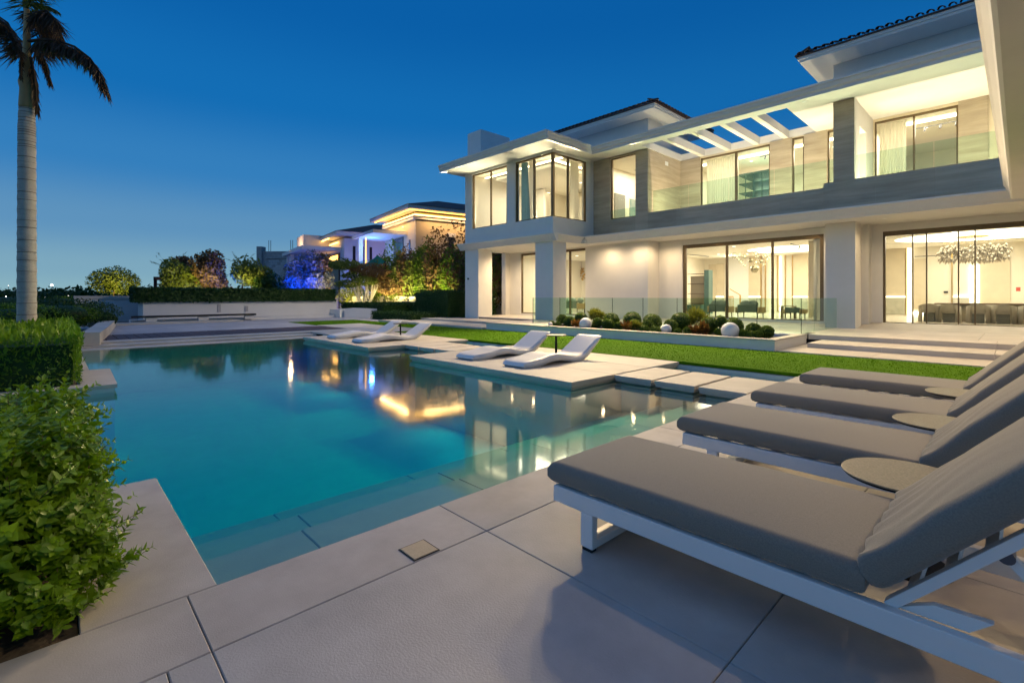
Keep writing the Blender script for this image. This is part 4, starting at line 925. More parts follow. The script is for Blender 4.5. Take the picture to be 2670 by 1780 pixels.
def make_lounger():
    t = empty('sun_lounger')
    w, Lf = .88, 2.42                 # local: x from foot, y across
    f = MB(); f.bar((0.05, .0225, .262), (Lf, .0225, .262), .045, .095).bar((0.05, w - .0225, .262), (Lf, w - .0225, .262), .045, .095)
    f.bar((.0725, .045, .262), (.0725, w - .045, .262), .045, .095).bar((Lf - .0225, .045, .262), (Lf - .0225, w - .045, .262), .045, .095)
    f.build('frame', 'white_paint', t, local=True, bevel=.004)
    for x in (.255, Lf - .35):
        l = MB(); l.box(x, x + .085, .001, .05, .018, .2135).box(x, x + .085, w - .05, w - .001, .018, .2135).box(x, x + .085, .0505, w - .0505, .018, .066)
        lg = l.build('leg_loop', 'white_paint', t, local=True, bevel=.006)
        MB().box(x + .01, x + .075, .006, .05, .0, .0175).build('foot_pad', 'frame_dark', lg, local=True); MB().box(x + .01, x + .075, w - .05, w - .006, 0, .0175).build('foot_pad', 'frame_dark', lg, local=True)
    for k in range(7): MB().box(.12 + k * .20, .20 + k * .20, .046, w - .046, .285, .304).build('slat', 'white_paint', t, local=True)
    # back frame, hinged
    hx, hz, ang = 1.66, .30, R(47); c, s_ = math.cos(ang), math.sin(ang)
    def bk(d, y, h=0): return (hx + d * c - h * s_, y, hz + d * s_ + h * c)
    f = MB(); f.bar(bk(0, .07), bk(.84, .07), .035, .05, (0, 1, 0)).bar(bk(0, w - .07), bk(.84, w - .07), .035, .05, (0, 1, 0)).bar(bk(.82, .09), bk(.82, w - .09), .04, .03, (0, 0, 1))
    bf = f.build('back_frame', 'white_paint', t, local=True, bevel=.003)
    for k in range(5): MB().bar(bk(.12 + .15 * k, .09, .012), bk(.12 + .15 * k, w - .09, .012), .05, .012, (s_, 0, -c)).build('slat', 'white_paint', bf, local=True)
    MB().sweepY([(hx + .02, .305), (hx + .22, .309), (hx + .28, .365), (hx + .13, .36)], .055, .085).build('hinge_bracket', 'white_paint', t, local=True)
    for y in (.115, w - .115):
        p = bk(.42, y, -.03); st2 = MB().bar(p, (2.22, y, .30), .03, .045, (0, 1, 0)).build('back_strut', 'white_paint', t, local=True, bevel=.003)
        MB().tube((p[0], y - .035, p[2]), (p[0], y + .035, p[2]), .022, n=14).build('pin', 'pin_metal', st2, local=True)
    m = cushion(MB(), 1.60, w, .125, puff=.018); o = m.build('seat_cushion', 'fabric', t, True, local=True); o.location = (0.0, 0, .315)
    m = cushion(MB(), .92, w, .125, nx=40, ny=34, puff=.02, wrinkle=.009); o = m.build('back_cushion', 'fabric', t, True, local=True)
    o.location = (1.645, 0, .355); o.rotation_euler = (0, -ang, 0)
    return t
LY = [2.20, 3.82, 5.44, 7.10]
labs = ['grey cushioned white lounger nearest the skimmer lid in the coping', 'grey cushioned white lounger, second in the row counted from the skimmer lid',
        'grey cushioned white lounger, third in the row counted from the skimmer lid', 'grey cushioned white lounger nearest the lawn and terrace steps']
L0 = make_lounger()
for i, y in enumerate(LY):
    o = L0 if i == 0 else copy_tree(L0)
    o.location = (-2.0, y, 0); tag(o, labs[i], 'sun lounger', 'loungers in a row on the deck')
def make_table(name, r, h, th, stem, base_r, m):
    t = empty(name); tp = MB().lathe([(r - .004, h - th), (r, h - th + .002), (r, h - .002), (r - .003, h)], n=64).build('table_top', m, t, local=True)
    MB().lathe([(r - .012, h - th - .012), (r - .006, h - th - .001)], n=64).build('edge_plate', 'black_metal', t, local=True)
    MB().lathe([(stem, 0.012), (stem, h - th - .0125)], n=20).build('stem', 'black_metal', t, True, local=True)
    MB().lathe([(base_r, 0), (base_r, .008), (base_r - .01, .0118)], n=40).build('base', 'black_metal', t, local=True); return t
T0 = make_table('side_table', .29, .48, .010, .032, .2, 'table_stone')
for i, (x, y, lab) in enumerate(((-.43, 3.36, 'round stone topped side table between the first two loungers by the skimmer'), (-.43, 4.97, 'round stone topped side table between the two middle loungers'), (-.40, 6.63, 'round stone topped side table beside the lounger nearest the lawn'))):
    o = T0 if i == 0 else copy_tree(T0); o.location = (x, y, 0); tag(o, lab, 'table', 'side tables between the deck loungers')
# --- moulded white chaises on the platforms
def make_chaise():
    t = empty('pool_chaise'); w = .72
    top = [(0, .055), (.05, .115), (.22, .150), (.55, .185), (.85, .232), (1.10, .225), (1.40, .165), (1.68, .125), (1.86, .150), (2.02, .235), (2.25, .365), (2.46, .485), (2.56, .535)]
    bot = [(0, .035), (.05, .005), (.22, .0), (.48, .012), (.75, .060), (1.05, .075), (1.32, .045), (1.55, .0), (1.80, .0), (1.98, .05), (2.22, .215), (2.48, .415), (2.585, .525)]
    def interp(a, n):
        out = []; d = [0]
        for p, q in zip(a, a[1:]): d.append(d[-1] + math.hypot(q[0] - p[0], q[1] - p[1]))
        import bisect
        P = [a[0]] + a + [a[-1]]
        for k in range(n):
            u = d[-1] * k / (n - 1); i = min(len(a) - 2, max(0, bisect.bisect_right(d, u) - 1)); f_ = (u - d[i]) / (d[i + 1] - d[i] + 1e-9)
            p0, p1, p2, p3 = P[i], P[i + 1], P[i + 2], P[i + 3]
            out.append(tuple(.5 * ((2 * p1[j]) + (-p0[j] + p2[j]) * f_ + (2 * p0[j] - 5 * p1[j] + 4 * p2[j] - p3[j]) * f_ ** 2 + (-p0[j] + 3 * p1[j] - 3 * p2[j] + p3[j]) * f_ ** 3) for j in (0, 1)))
        return out
    n = 40; T = interp(top, n); B = interp(bot, n); ys = [0, .02, .07, .18, .36, .54, .65, .70, .72]; v = []
    for k in range(n):
        wf = 1 - .16 * max(0, 1 - T[k][0] / .35) ** 2                # foot narrows and rounds off
        for y in ys:
            yy = (y - .36) * wf + .36; e = max(0, 1 - min(y, w - y) / .07); dip = -.018 * (1 - ((y - .36) / .36) ** 2)
            v.append((T[k][0], yy, T[k][1] - .022 * e * e + dip))
        for y in ys:
            yy = (y - .36) * (wf - .05) + .36; v.append((B[k][0], yy, max(0, B[k][1])))
    m_ = len(ys); f = []
    for k in range(n - 1):
        a, b_ = k * 2 * m_, (k + 1) * 2 * m_
        for j in range(m_ - 1): f += [(a + j, b_ + j, b_ + j + 1, a + j + 1), (a + m_ + j, a + m_ + j + 1, b_ + m_ + j + 1, b_ + m_ + j)]
        f += [(a, a + m_, b_ + m_, b_), (a + m_ - 1, b_ + m_ - 1, b_ + 2 * m_ - 1, a + 2 * m_ - 1)]
    e = (n - 1) * 2 * m_
    for j in range(m_ - 1): f += [(j, j + 1, m_ + j + 1, m_ + j), (e + j + 1, e + j, e + m_ + j, e + m_ + j + 1)]
    MB().add(v, f).build('shell', 'chaise', t, True, local=True)
    p = []
    for k in range(22, n - 1): p.append((T[k][0], T[k][1]))
    vv = []
    for x, z in p: vv += [(x, .05, z + .004), (x, .36, z - .012), (x, .67, z + .004)]
    MB().add(vv, [q for k in range(len(p) - 1) for q in ((3 * k, 3 * k + 3, 3 * k + 4, 3 * k + 1), (3 * k + 1, 3 * k + 4, 3 * k + 5, 3 * k + 2))]).build('back_panel', 'chaise', t, True, local=True)
    return t
C0 = make_chaise()
for i, (x, y, lab) in enumerate(((-8.42, 6.82, 'moulded white chaise beside the pedestal table, on the platform nearer the lounger deck, far side'), (-6.78, 6.80, 'moulded white chaise on the platform next to the stepping stones to the deck'),
                                 (-15.85, 6.85, 'moulded white chaise on the far platform nearest the timber strip'), (-13.88, 6.85, 'moulded white chaise on the far platform nearest the middle stepping stones'))):
    o = C0 if i == 0 else copy_tree(C0); o.location = (x, y, 0); o.rotation_euler = (0, 0, R(90)); tag(o, lab, 'chaise', 'white chaises on the pool platforms')
P0 = make_table('pedestal_table', .26, .49, .012, .028, .17, 'table_stone')
for i, (x, y, lab) in enumerate(((-7.98, 9.1, 'small round pedestal table between the chaises near the deck stepping stones'), (-15.25, 9.0, 'small round pedestal table between the chaises on the far platform'))):
    o = P0 if i == 0 else copy_tree(P0); o.location = (x, y, 0); tag(o, lab, 'table', 'pedestal tables between the chaises')
# --- glass balustrade round the terrace
gb = tag(empty('glass_balustrade', (-9, 16.4, .3)), 'frameless glass balustrade along the terrace edge behind the box balls', 'balustrade')
xs = [-14.2, -12.8, -11.4, -10.0, -8.6, -7.2, -5.85, -4.58]
for i in range(7): MB().box(xs[i] + .008, xs[i + 1] - .008, 16.44, 16.455, .305, 1.385).build('glass_pane', 'rail_glass', gb)
for x in xs: MB().box(x - .007, x + .007, 16.438, 16.457, .305, 1.386).build('pane_edge', 'rail_edge', gb)
ys = [16.46, 17.85, 19.2, 20.58]
for i in range(3): MB().box(-4.60, -4.585, ys[i] + .006, ys[i + 1] - .006, .305, 1.385).build('glass_pane', 'rail_glass', gb)
ys = [14.75, 16.06, 17.36]
for i in range(2): MB().box(-14.23, -14.215, ys[i], ys[i + 1] - .01, .318, 1.385).build('glass_pane', 'rail_glass', gb)
MB().box(-14.235, -14.21, 14.735, 14.749, .318, 1.386).build('pane_edge', 'rail_edge', gb)

# ================================================================ PLANTING AT THE HOUSE
def shrub(sx, sy, w, Y, m='leaf_ball', spiky=False, lab='', grp=None, name='box_ball'):
    c = gY(sx, sy, Y); d = depth(c[0], Y); r = max(.1, w / 2 * d / FPX); top = c[2]; zb = .20; h = top - zb
    t = tag(empty(name, (c[0], Y, zb)), lab, 'shrub', grp)
    if spiky:
        n = 900 if m == 'leaf_yellow' else 340; P, D = blob_pts((c[0], Y, zb + h * .62), (r, r, h * .42), n, .3, 9, .5); U = D * .07 + RNG.normal(0, .02, (n, 3)); U[:, 2] += .04; V = np.cross(U, rand_unit(n)) * .22
        quads_obj('foliage', P, U, V, m, t)['kind'] = 'stuff'
    else:
        rz = min(r * .95, h * .62); cz = top - rz; n = int(900 + 2600 * r)
        P, D = blob_pts((c[0], Y, cz), (r, r, rz), n, .86, 6, .06); U, V = leaf_axes(D, .024, .6, .8); quads_obj('foliage', P, U, V, m, t)['kind'] = 'stuff'
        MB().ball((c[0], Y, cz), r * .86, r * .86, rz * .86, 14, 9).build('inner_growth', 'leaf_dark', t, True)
    sm = MB()
    for k in range(5): a = k * 1.26; sm.tube((c[0] + .02 * math.cos(a), Y + .02 * math.sin(a), zb), (c[0] + r * .5 * math.cos(a), Y + r * .5 * math.sin(a), zb + h * .5), .012, .006, 5)
    sm.build('stem', 'bark', t)
o5, s5 = (1400, 800), .17007
def Z5(x, y): return o5[0] + x * s5, o5[1] + y * s5
BIG = 'large clipped box ball at the back of the terrace planter'; SML = 'small clipped box ball at the front of the terrace planter'
for x, y, w in ((385, 112, 170), (500, 140, 200), (675, 82, 200), (1140, 88, 250), (1465, 68, 300), (1765, 103, 290), (2200, 83, 300), (2630, 155, 280), (2815, 138, 200), (3025, 162, 300), (3315, 248, 220), (3515, 276, 220)):
    a = Z5(x, y); shrub(a[0], a[1], w * s5, 15.5 if x < 3200 else 15.0, lab=BIG, grp='large box balls in the terrace planter')
for x, y, w in ((225, 212, 105), (320, 228, 120), (905, 218, 135), (930, 165, 150), (1090, 180, 190), (1110, 212, 150), (1250, 222, 145), (1500, 190, 150), (1650, 278, 150), (1690, 200, 180), (1810, 282, 170), (2050, 195, 210), (2160, 322, 125), (2320, 300, 150), (2780, 330, 110), (3160, 340, 140), (3290, 378, 150), (3400, 358, 120)):
    a = Z5(x, y); shrub(a[0], a[1], w * s5, 14.6 if y < 260 else 14.25, lab=SML, grp='small box balls in the terrace planter')
YEL = 'airy yellow green shrub standing above the box balls'; RED = 'low rust and green foliage plant among the front box balls'
for x, y, w in ((925, 36, 260), (2460, 88, 250)): a = Z5(x, y); shrub(a[0], a[1], w * s5, 15.9, 'leaf_yellow', True, YEL, 'yellow shrubs in the terrace planter', 'airy_shrub')
for x, y, w in ((585, 235, 120), (1395, 268, 150), (1500, 240, 110), (2450, 325, 150), (2560, 292, 130)): a = Z5(x, y); shrub(a[0], a[1], w * s5, 14.3, 'leaf_red' if x != 1500 else 'leaf_yellow', True, RED, 'rust plants in the terrace planter', 'rust_plant')
for (sx, sy, Y, r, lab) in ((1526.7, 849, 14.15, .225, 'white sphere garden lamp standing clear on the planter edge'), (1738, 862, 14.2, .158, 'smaller white sphere garden lamp half sunk in the planter'), (1904, 871, 14.15, .245, 'largest white sphere garden lamp, nearest the terrace steps'), (1435, 848, 14.1, .09, 'tiny white sphere lamp at the far end of the planter')):
    c = gY(sx, sy, Y); t = tag(empty('sphere_lamp', (c[0], Y, .2)), lab, 'lamp', 'white sphere lamps in the planter')
    zc = max(.34, .30 + r * .62); MB().ball((c[0], Y, zc), r, n=32, m=20).build('globe', 'globe', t, True); MB().lathe([(r * .4, 0), (r * .4, .08)], (c[0], Y, max(.2, zc - r - .06)), 16).build('base', 'frame_dark', t)

# ================================================================ HEDGES OF THE NEAR PLANTERS, PALM
# near hedge: shoots carrying paired leaves
hg = tag(empty('hedge', (-3.7, -.7, 0)), 'bushy glossy green hedge in the planter beside the skimmer end of the pool', 'hedge')
HX0, HX1, HY0, HY1, HZ = -4.66, -2.84, -1.9, .16, .79
P, Nn = box_pts(HX0, HX1, HY0, HY1, .03, HZ, 3300, .20, 'TBR')
_c = np.array([(HX0 + HX1) / 2, (HY0 + HY1) / 2, 0.0]); _h = np.array([(HX1 - HX0) / 2, (HY1 - HY0) / 2, HZ])
_u = np.abs((P - _c) / _h); _pn = np.maximum(1, (_u[:, 0] ** 6 + _u[:, 1] ** 8 + _u[:, 2] ** 5) ** (1 / 6)); P = _c + (P - _c) / _pn[:, None]
P += Nn * (.05 * np.sin(P[:, 0] * 4.1 + 1) * np.cos(P[:, 1] * 5.3) + .035 * np.sin(P[:, 2] * 9 + P[:, 1] * 6))[:, None]
stemmb = MB(); LC, LD, LN_, LS = [], [], [], []
for i in range(len(P)):
    nn = Nn[i]; d = nn * .75 + np.array([0, 0, .75 if nn[2] < .5 else .35]) + RNG.normal(0, .42, 3); d /= np.linalg.norm(d)
    ln = RNG.uniform(.07, .18) * (1.75 if RNG.random() < .12 else 1); p = P[i] - d * .04; q = p + d * ln
    if i % 2 == 0: stemmb.tube(p, q, .0022, .0012, 4, False)
    u = np.cross(d, rand_unit(1)[0]); u /= np.linalg.norm(u); v = np.cross(d, u); npair = int(3 + ln / .035)
    for k in range(npair):
        s_ = (k + .6) / npair; c = p + d * ln * s_; ax = u if k % 2 == 0 else v; L = RNG.uniform(.022, .041) * (1.0 if s_ < .75 else .65)
        for sg in (1, -1):
            ld = ax * sg * .85 + d * RNG.uniform(.25, .8) + RNG.normal(0, .12, 3); ld /= np.linalg.norm(ld); sd_ = np.cross(ld, d); sd_ /= np.linalg.norm(sd_) + 1e-9
            LC.append(c + ld * (L * .5 + .004)); LD.append(ld); LN_.append(np.cross(sd_, ld)); LS.append(L)
LC, LD, LN_, LS = map(np.array, (LC, LD, LN_, LS))
stemmb.build('twigs', 'bark', hg)['kind'] = 'stuff'
LEAF_V = [(0, 0, 0), (.28, .20, .06), (.62, .21, .045), (1, 0, -.03), (.62, -.21, .045), (.28, -.20, .06), (.32, 0, 0), (.64, 0, 0)]
LEAF_F = [(0, 1, 6), (6, 1, 2, 7), (7, 2, 3), (0, 6, 5), (6, 7, 4, 5), (7, 3, 4)]
def leaf_mesh_many(name, C, D, Nm, S, m, parent):
    n = len(C); lv = np.array(LEAF_V); lv = lv - np.array([.5, 0, 0]); Sd = np.cross(Nm, D)
    V = C[:, None, :] + (lv[None, :, 0, None] * D[:, None, :] + lv[None, :, 1, None] * Sd[:, None, :] + lv[None, :, 2, None] * Nm[:, None, :]) * (S * 2)[:, None, None]
    off = np.array(wloc(parent)); me = bpy.data.meshes.new(name); k = len(LEAF_V)
    me.vertices.add(n * k); me.vertices.foreach_set('co', (V.reshape(-1, 3) - off).ravel())
    idx = np.concatenate([np.array(f) for f in LEAF_F]); ll = np.array([len(f) for f in LEAF_F]); nl = len(idx)
    L_ = (idx[None, :] + (np.arange(n) * k)[:, None]).ravel().astype(np.int32); me.loops.add(n * nl); me.loops.foreach_set('vertex_index', L_)
    st0 = np.concatenate([[0], np.cumsum(ll)[:-1]]); starts = (st0[None, :] + (np.arange(n) * nl)[:, None]).ravel().astype(np.int32)
    me.polygons.add(n * len(ll)); me.polygons.foreach_set('loop_start', starts); me.update(); me.validate(); me.materials.append(MATS[m])
    me.polygons.foreach_set('use_smooth', [True] * len(me.polygons))
    o = bpy.data.objects.new(name, me); COL.objects.link(o); o.parent = parent; return o
dd = LC @ np.array([FW[0], FW[1], 0]); vis = (LN_ @ np.array([.6, .1, .75])) ** 2 * LS / np.maximum(.6, dd)
order = np.argsort(-vis * ((LC[:, 2] > .1) & (LC[:, 1] > -1.2))); big = order[:280]; rest = order[280:]
leaf_mesh_many('foliage', LC[rest], LD[rest], LN_[rest], LS[rest], 'leaf_near', hg)['kind'] = 'stuff'
lm = None
for i in big:
    if lm is None:
        lm = MB().add([((x - .5) * 2, y * 2, z * 2) for x, y, z in LEAF_V], LEAF_F).build('leaf', 'leaf_near', hg, True, local=True); o = lm
    else: o = lm.copy(); COL.objects.link(o); o.parent = hg
    D_, Nm_ = Vector(LD[i]), Vector(LN_[i]).normalized(); S_ = Nm_.cross(D_); s_ = LS[i]
    o.matrix_local = Matrix.Translation(Vector(LC[i]) - hg.location) @ Matrix((D_, S_, Nm_)).transposed().to_4x4() @ Matrix.Scale(s_, 4)
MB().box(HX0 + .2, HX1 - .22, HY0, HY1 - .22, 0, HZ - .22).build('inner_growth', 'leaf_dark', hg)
# second hedge round the palm
h2 = tag(empty('hedge', (-14, -2, 0)), 'clipped green hedge round the foot of the palm trunk', 'hedge')
P, Nn = box_pts(-18.3, -10.62, -5.0, .36, .02, .78, 40000, .14, 'TBR'); U, V = leaf_axes(Nn + np.array([0, 0, .4]), .027, .5, .9)
k = P[:, 0] > -14.5; quads_obj('foliage', P, U, V, 'leaf_far', h2)['kind'] = 'stuff'
P, Nn = box_pts(-18.3, -10.62, -3.0, .36, .30, .80, 5000, .10, 'TBR'); U = (Nn * .3 + np.array([0, 0, 1]) + RNG.normal(0, .3, P.shape)) * .045; V = np.cross(U, rand_unit(len(U))) * .4
quads_obj('shoots', P + U * .6, U, V, 'leaf_near', h2)['kind'] = 'stuff'
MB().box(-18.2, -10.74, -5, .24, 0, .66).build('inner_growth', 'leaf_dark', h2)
# palm
pb = at(70, 900, 11.7); pa = tag(empty('palm_tree', (pb[0], pb[1], 0)), 'tall royal palm with ringed pale trunk and drooping brown fronds', 'palm tree')
ztop = at(62, 272, 11.7)[2]; zcs = at(62, 195, 11.7)[2]; zc0 = at(62, 110, 11.7)[2]; tilt = at(63, 272, 11.7)
prof = []; ns = 70
for k in range(ns + 1):
    u = k / ns; z = ztop * u; r = .182 - .024 * u - (.019 * max(0, (u - .9) / .1)) + .006 * math.sin(k * 1.9); prof.append((r, z))
MB().lathe([(a, b_) for a, b_ in prof], (pb[0], pb[1], 0), 28).build('trunk', 'palm_bark', pa, True)
z = .4
while z < ztop - .1:
    u = z / ztop; r = .182 - .024 * u - .019 * max(0, (u - .9) / .1); MB().lathe([(r + .001, -.010), (r + .006, 0), (r + .001, .010)], (pb[0], pb[1], z), 28).build('trunk_ring', 'palm_ring', pa, True); z += RNG.uniform(.13, .30) if z < ztop * .8 else RNG.uniform(.05, .10)
MB().lathe([(.142, 0), (.15, .05), (.13, .45), (.158, .62), (.095, .9), (.08, 1.3), (.066, 1.9), (.05, 2.4)], (pb[0], pb[1], ztop - .1), 20).build('crownshaft', 'crownshaft', pa, True)
def frond(pts, m, wid, n, name='frond', droop=.5):
    """curved midrib with hanging leaflets"""
    pv = [Vector(p) for p in pts]; mb = MB()
    C_, U_, V_ = [], [], []
    for i in range(len(pv) - 1): mb.tube(pv[i], pv[i + 1], .028 * (1 - i / len(pv)) + .006, .028 * (1 - (i + 1) / len(pv)) + .006, 6, False)
    r_ = mb.build(name, m, pa, True)
    tot = len(pv) - 1
    for k in range(n):
        u = (.12 + .88 * k / n) * tot; i = min(tot - 1, int(u)); p = pv[i].lerp(pv[i + 1], u - i); t_ = (pv[i + 1] - pv[i]).normalized()
        for sg in (1, -1):
            sd_ = t_.cross(Vector((0, 0, 1))); sd_ = sd_.normalized() if sd_.length > .05 else Vector((sg, 0, 0))
            d = sd_ * sg * RNG.uniform(.25, .7) + t_ * RNG.uniform(.3, .8) + Vector((0, 0, -droop * RNG.uniform(.4, 1.6))); d.normalize(); L = wid * RNG.uniform(.6, 1.15) * (1 - .45 * (u / tot))
            C_.append(np.array(p + d * L * .5)); U_.append(np.array(d) * L * .5); s2 = d.cross(Vector((RNG.normal(), RNG.normal(), RNG.normal()))).normalized(); V_.append(np.array(s2) * .014)
    quads_obj('leaflets', np.array(C_), np.array(U_), np.array(V_), m, r_)
PT = lambda sx, sy, dd=0: at(sx, sy, 11.7 + dd)
frond([PT(72, 108), PT(105, 103, -.2), PT(150, 106, -.4), PT(195, 122, -.5), PT(235, 152, -.6), PT(262, 190, -.6), PT(276, 232, -.6)], 'palm_dry', .72, 300, droop=1.1)
frond([PT(72, 110, .1), PT(110, 104, 0), PT(155, 112, -.2), PT(200, 135, -.3), PT(240, 172, -.4), PT(264, 215, -.4)], 'palm_green', .6, 170, droop=1.2)
frond([PT(80, 136), PT(104, 108, .2), PT(130, 80, .3), PT(120, 45, .5), PT(95, 30, .6), PT(70, 30, .7)], 'palm_dry', .78, 170, droop=1.1)
frond([PT(70, 60), PT(95, 32, -.2), PT(122, 28, -.3), PT(146, 52, -.4), PT(158, 95, -.4)], 'palm_dry', .78, 220, droop=1.2)
frond([PT(70, 70), PT(90, 45, .2), PT(115, 40, .3), PT(138, 66, .3), PT(150, 100, .3)], 'palm_dry', .78, 200, droop=1.2)
frond([PT(62, 155), PT(45, 110, .3), PT(20, 60, .5), PT(-15, 35, .7), PT(-60, 30, .9)], 'palm_dry', .7, 220, droop=1.0)
frond([PT(60, 150), PT(40, 120, -.4), PT(15, 70, -.7), PT(-20, 50, -1.0)], 'palm_dry', .45, 140, droop=1.0)
frond([PT(88, 134), PT(106, 141), PT(117, 160), PT(125, 190), PT(132, 215)], 'palm_dry', .40, 150, droop=1.4)
frond([PT(80, 150), PT(88, 190), PT(94, 240), PT(97, 290)], 'palm_dry', .42, 170, droop=1.5)
frond([PT(58, 140), PT(54, 170, -.2), PT(55, 205, -.25)], 'palm_dry', .2, 70, droop=1.5)
frond([PT(66, 30), PT(60, -20, .2), PT(30, -90, .4), PT(-40, -140, .6)], 'palm_green', .6, 140, droop=.6)
frond([PT(68, 25), PT(85, -15, -.2), PT(130, -60, -.4), PT(210, -70, -.6)], 'palm_green', .6, 140, droop=.6)
frond([PT(70, 15), PT(95, 14, .1), PT(125, 18, .2), PT(150, 30, .2)], 'palm_green', .3, 70, droop=.5)
# ================================================================ FAR END OF THE GARDEN
# long white planter wall with its plinth and a hedge on top
lw = tag(empty('garden_wall', (-33.6, 9, 0)), 'long low white rendered planter wall beyond the pool', 'wall')
MB().box(-35.6, -33.40, 3.62, 14.6, -.05, 1.16).build('wall', 'wall_white', lw)
MB().slab(-35.65, -33.36, 3.58, 14.64, 1.161, 1.20, .005).build('coping', 'cream_stone', lw)
MB().box(-33.39, -32.55, 3.0, 14.5, -.05, .16).build('plinth', 'wall_white', lw)
MB().box(-32.54, -30.9, 2.3, 8.0, -.05, .075).build('plinth', 'cream_stone', lw)
for y, z in ((7.2, .46), (8.7, .34)): MB().box(-33.395, -33.35, y, y + .18, .50, .50 + z).build('water_spout', 'paving_grey', lw)
bl = tag(empty('dark_beam', (-32.2, 6, .3)), 'long dark metal beam cantilevered low in front of the white garden wall', 'beam')
MB().box(-32.5, -32.1, 3.0, 9.0, .30, .40).build('beam', 'frame_dark', bl)
for y in (3.6, 6.0, 8.4): MB().box(-32.42, -32.18, y, y + .5, .08, .298).build('support', 'wall_white', bl)
rw = tag(empty('recess_wall', (-36, 1.5, 0)), 'taller white wall set back behind the rocks', 'wall')
y0_, y1_ = gX(194.7, 772, -36.5)[1], 3.6
MB().box(-36.8, -36.5, y0_, y1_ + .6, -.05, 1.28).build('wall', 'wall_white', rw)
MB().box(-36.85, -36.44, y0_ - .04, y1_ + .6, 1.281, 1.47).build('coping', 'cream_stone', rw)
hedge('hedge', -35.5, -33.15, 3.2, 14.45, 1.12, 1.92, 13000, .085, 'leaf_dark', 'dark trailing hedge growing along the top of the long white wall', thick=.25)
# low white wall running towards the rocks
lo = tag(empty('low_wall', (-27, 1.8, 0)), 'low cream planter wall running from the timber strip to the rocks', 'wall')
q = [(-30.65, 2.27), (-23.3, 1.50), (-19.5, 1.05), (-19.5, .62), (-23.3, 1.05), (-30.65, 1.75)]
MB().prism(q, -.05, .315).build('wall', 'cream_stone', lo); MB().prism([(x - (.03 if x < -25 else 0), y + (.02 if k < 3 else -.02)) for k, (x, y) in enumerate(q)], .316, .345).build('coping', 'cream_stone', lo)
def rock(name, c, r, m, label, seed):
    rng = np.random.default_rng(seed); mb = MB().ball((0, 0, 0), 1, n=22, m=14); ld = [rng.normal(size=3) for _ in range(14)]; v = []
    for p in mb.v:
        p = np.array(p); k = 1
        for d in ld:
            d = d / np.linalg.norm(d); k = min(k, .80 / max(.3, float(p @ d))) if p @ d > .8 else k
        v.append((c[0] + p[0] * r[0] * k, c[1] + p[1] * r[1] * k, max(-.05, c[2] + p[2] * r[2] * k + .25 * r[2] * max(0, -p[1]) * p[2])))
    mb.v = v; o = mb.build(name, m); return tag(o, label, 'rock')
a = at(258, 808, 32); rock('boulder', (a[0], a[1], .45), (.55, .75, .85), 'rock_teal', 'tall pointed blue grey boulder in front of the recessed wall', 3)
a = at(285, 815, 32); rock('boulder', (a[0], a[1], .30), (.55, .72, .55), 'rock_teal', 'lower shoulder boulder of blue grey stone beside the pointed one', 5)
a = at(330, 827, 31); rock('boulder', (a[0], a[1], .22), (.5, .56, .42), 'rock_brown', 'brown and white mottled boulder beside the dark beam', 8)
a = at(282, 817, 34); rock('boulder', (a[0], a[1], .25), (.3, .3, .4), 'rock_brown', 'small dark brown rock behind the pointed boulder', 9)
for sx, sy, dd, r in ((270, 828, 27, .42), (250, 845, 22, .33), (266, 838, 24, .2)):
    a = at(sx, sy, dd); o = MB().ball((a[0], a[1], a[2]), r, r * .9, r * .85, 18, 12).build('white_stone', 'pebble', None, True); tag(o, 'rounded white stone lying among the shrubs by the low wall', 'stone', 'white stones by the low wall')
# shrubs to the left of the palm
for i, (sx, sy, dd, rx, rz, m) in enumerate(((225, 815, 24, 1.1, .55, 'leaf_dark'), (150, 818, 20, 1.6, .6, 'leaf_dark'), (190, 826, 21, 1.0, .5, 'leaf_far'), (20, 800, 26, 2.2, .9, 'leaf_dark'), (100, 800, 34, 2.5, .8, 'leaf_dark'), (175, 790, 40, 2.2, .6, 'leaf_far'), (30, 830, 18, 1.5, .6, 'leaf_far'), (275, 835, 22, .4, .3, 'leaf_dark'))):
    a = at(sx, sy, dd); t = tag(empty('shrub', (a[0], a[1], 0)), 'low dark rounded shrub in the bed behind the palm trunk', 'shrub', 'shrubs behind the palm trunk')
    P, D = blob_pts(a, (rx, rx, rz), 2600, .6, 7, .2); U, V = leaf_axes(D, .05, .5, .9); quads_obj('foliage', P, U, V, m, t)['kind'] = 'stuff'
    MB().ball(a, rx * .6, rx * .6, rz * .6, 12, 8).build('inner_growth', 'leaf_dark', t, True); MB().tube((a[0], a[1], -.05), (a[0], a[1], a[2]), .06, n=6).build('stem', 'bark', t)
# second planter with hedge, lawn-side hedges near the pavilion
pl2 = tag(empty('hedge_planter', (-30, 15.4, 0)), 'pale planter box with dark hedge beyond the far lawn', 'planter')
c0_, c1_ = gz(898.5, 828), gz(1012, 829)
MB().prism([(c0_[0], c0_[1]), (c1_[0], c1_[1]), (c1_[0] - 1.6, c1_[1] + 1.6), (c0_[0] - 1.6, c0_[1] + 1.6)], -.05, .62).build('wall', 'wall_white', pl2)
MB().box(c0_[0] - 2.2, c0_[0] - .3, c0_[1] - .2, c0_[1] + 1.5, -.05, .55).build('wall', 'plaster', pl2)
hedge('hedge', -35, -28.6, 15.6, 19.5, .3, .98, 7000, .07, 'leaf_dark', 'dark green hedge filling the pale planter box beyond the lawn', thick=.25)
hedge('hedge', -26.6, -22.9, 16.6, 20.4, .0, 1.80, 11000, .045, 'leaf_dark', 'tall boxy dark hedge beside the pavilion pillar', thick=.12, core_in=.12)
hedge('hedge', -28.4, -23.6, 14.6, 16.4, .0, .52, 6000, .05, 'leaf_dark', 'low dark ground hedge in front of the boxy hedge', thick=.2)
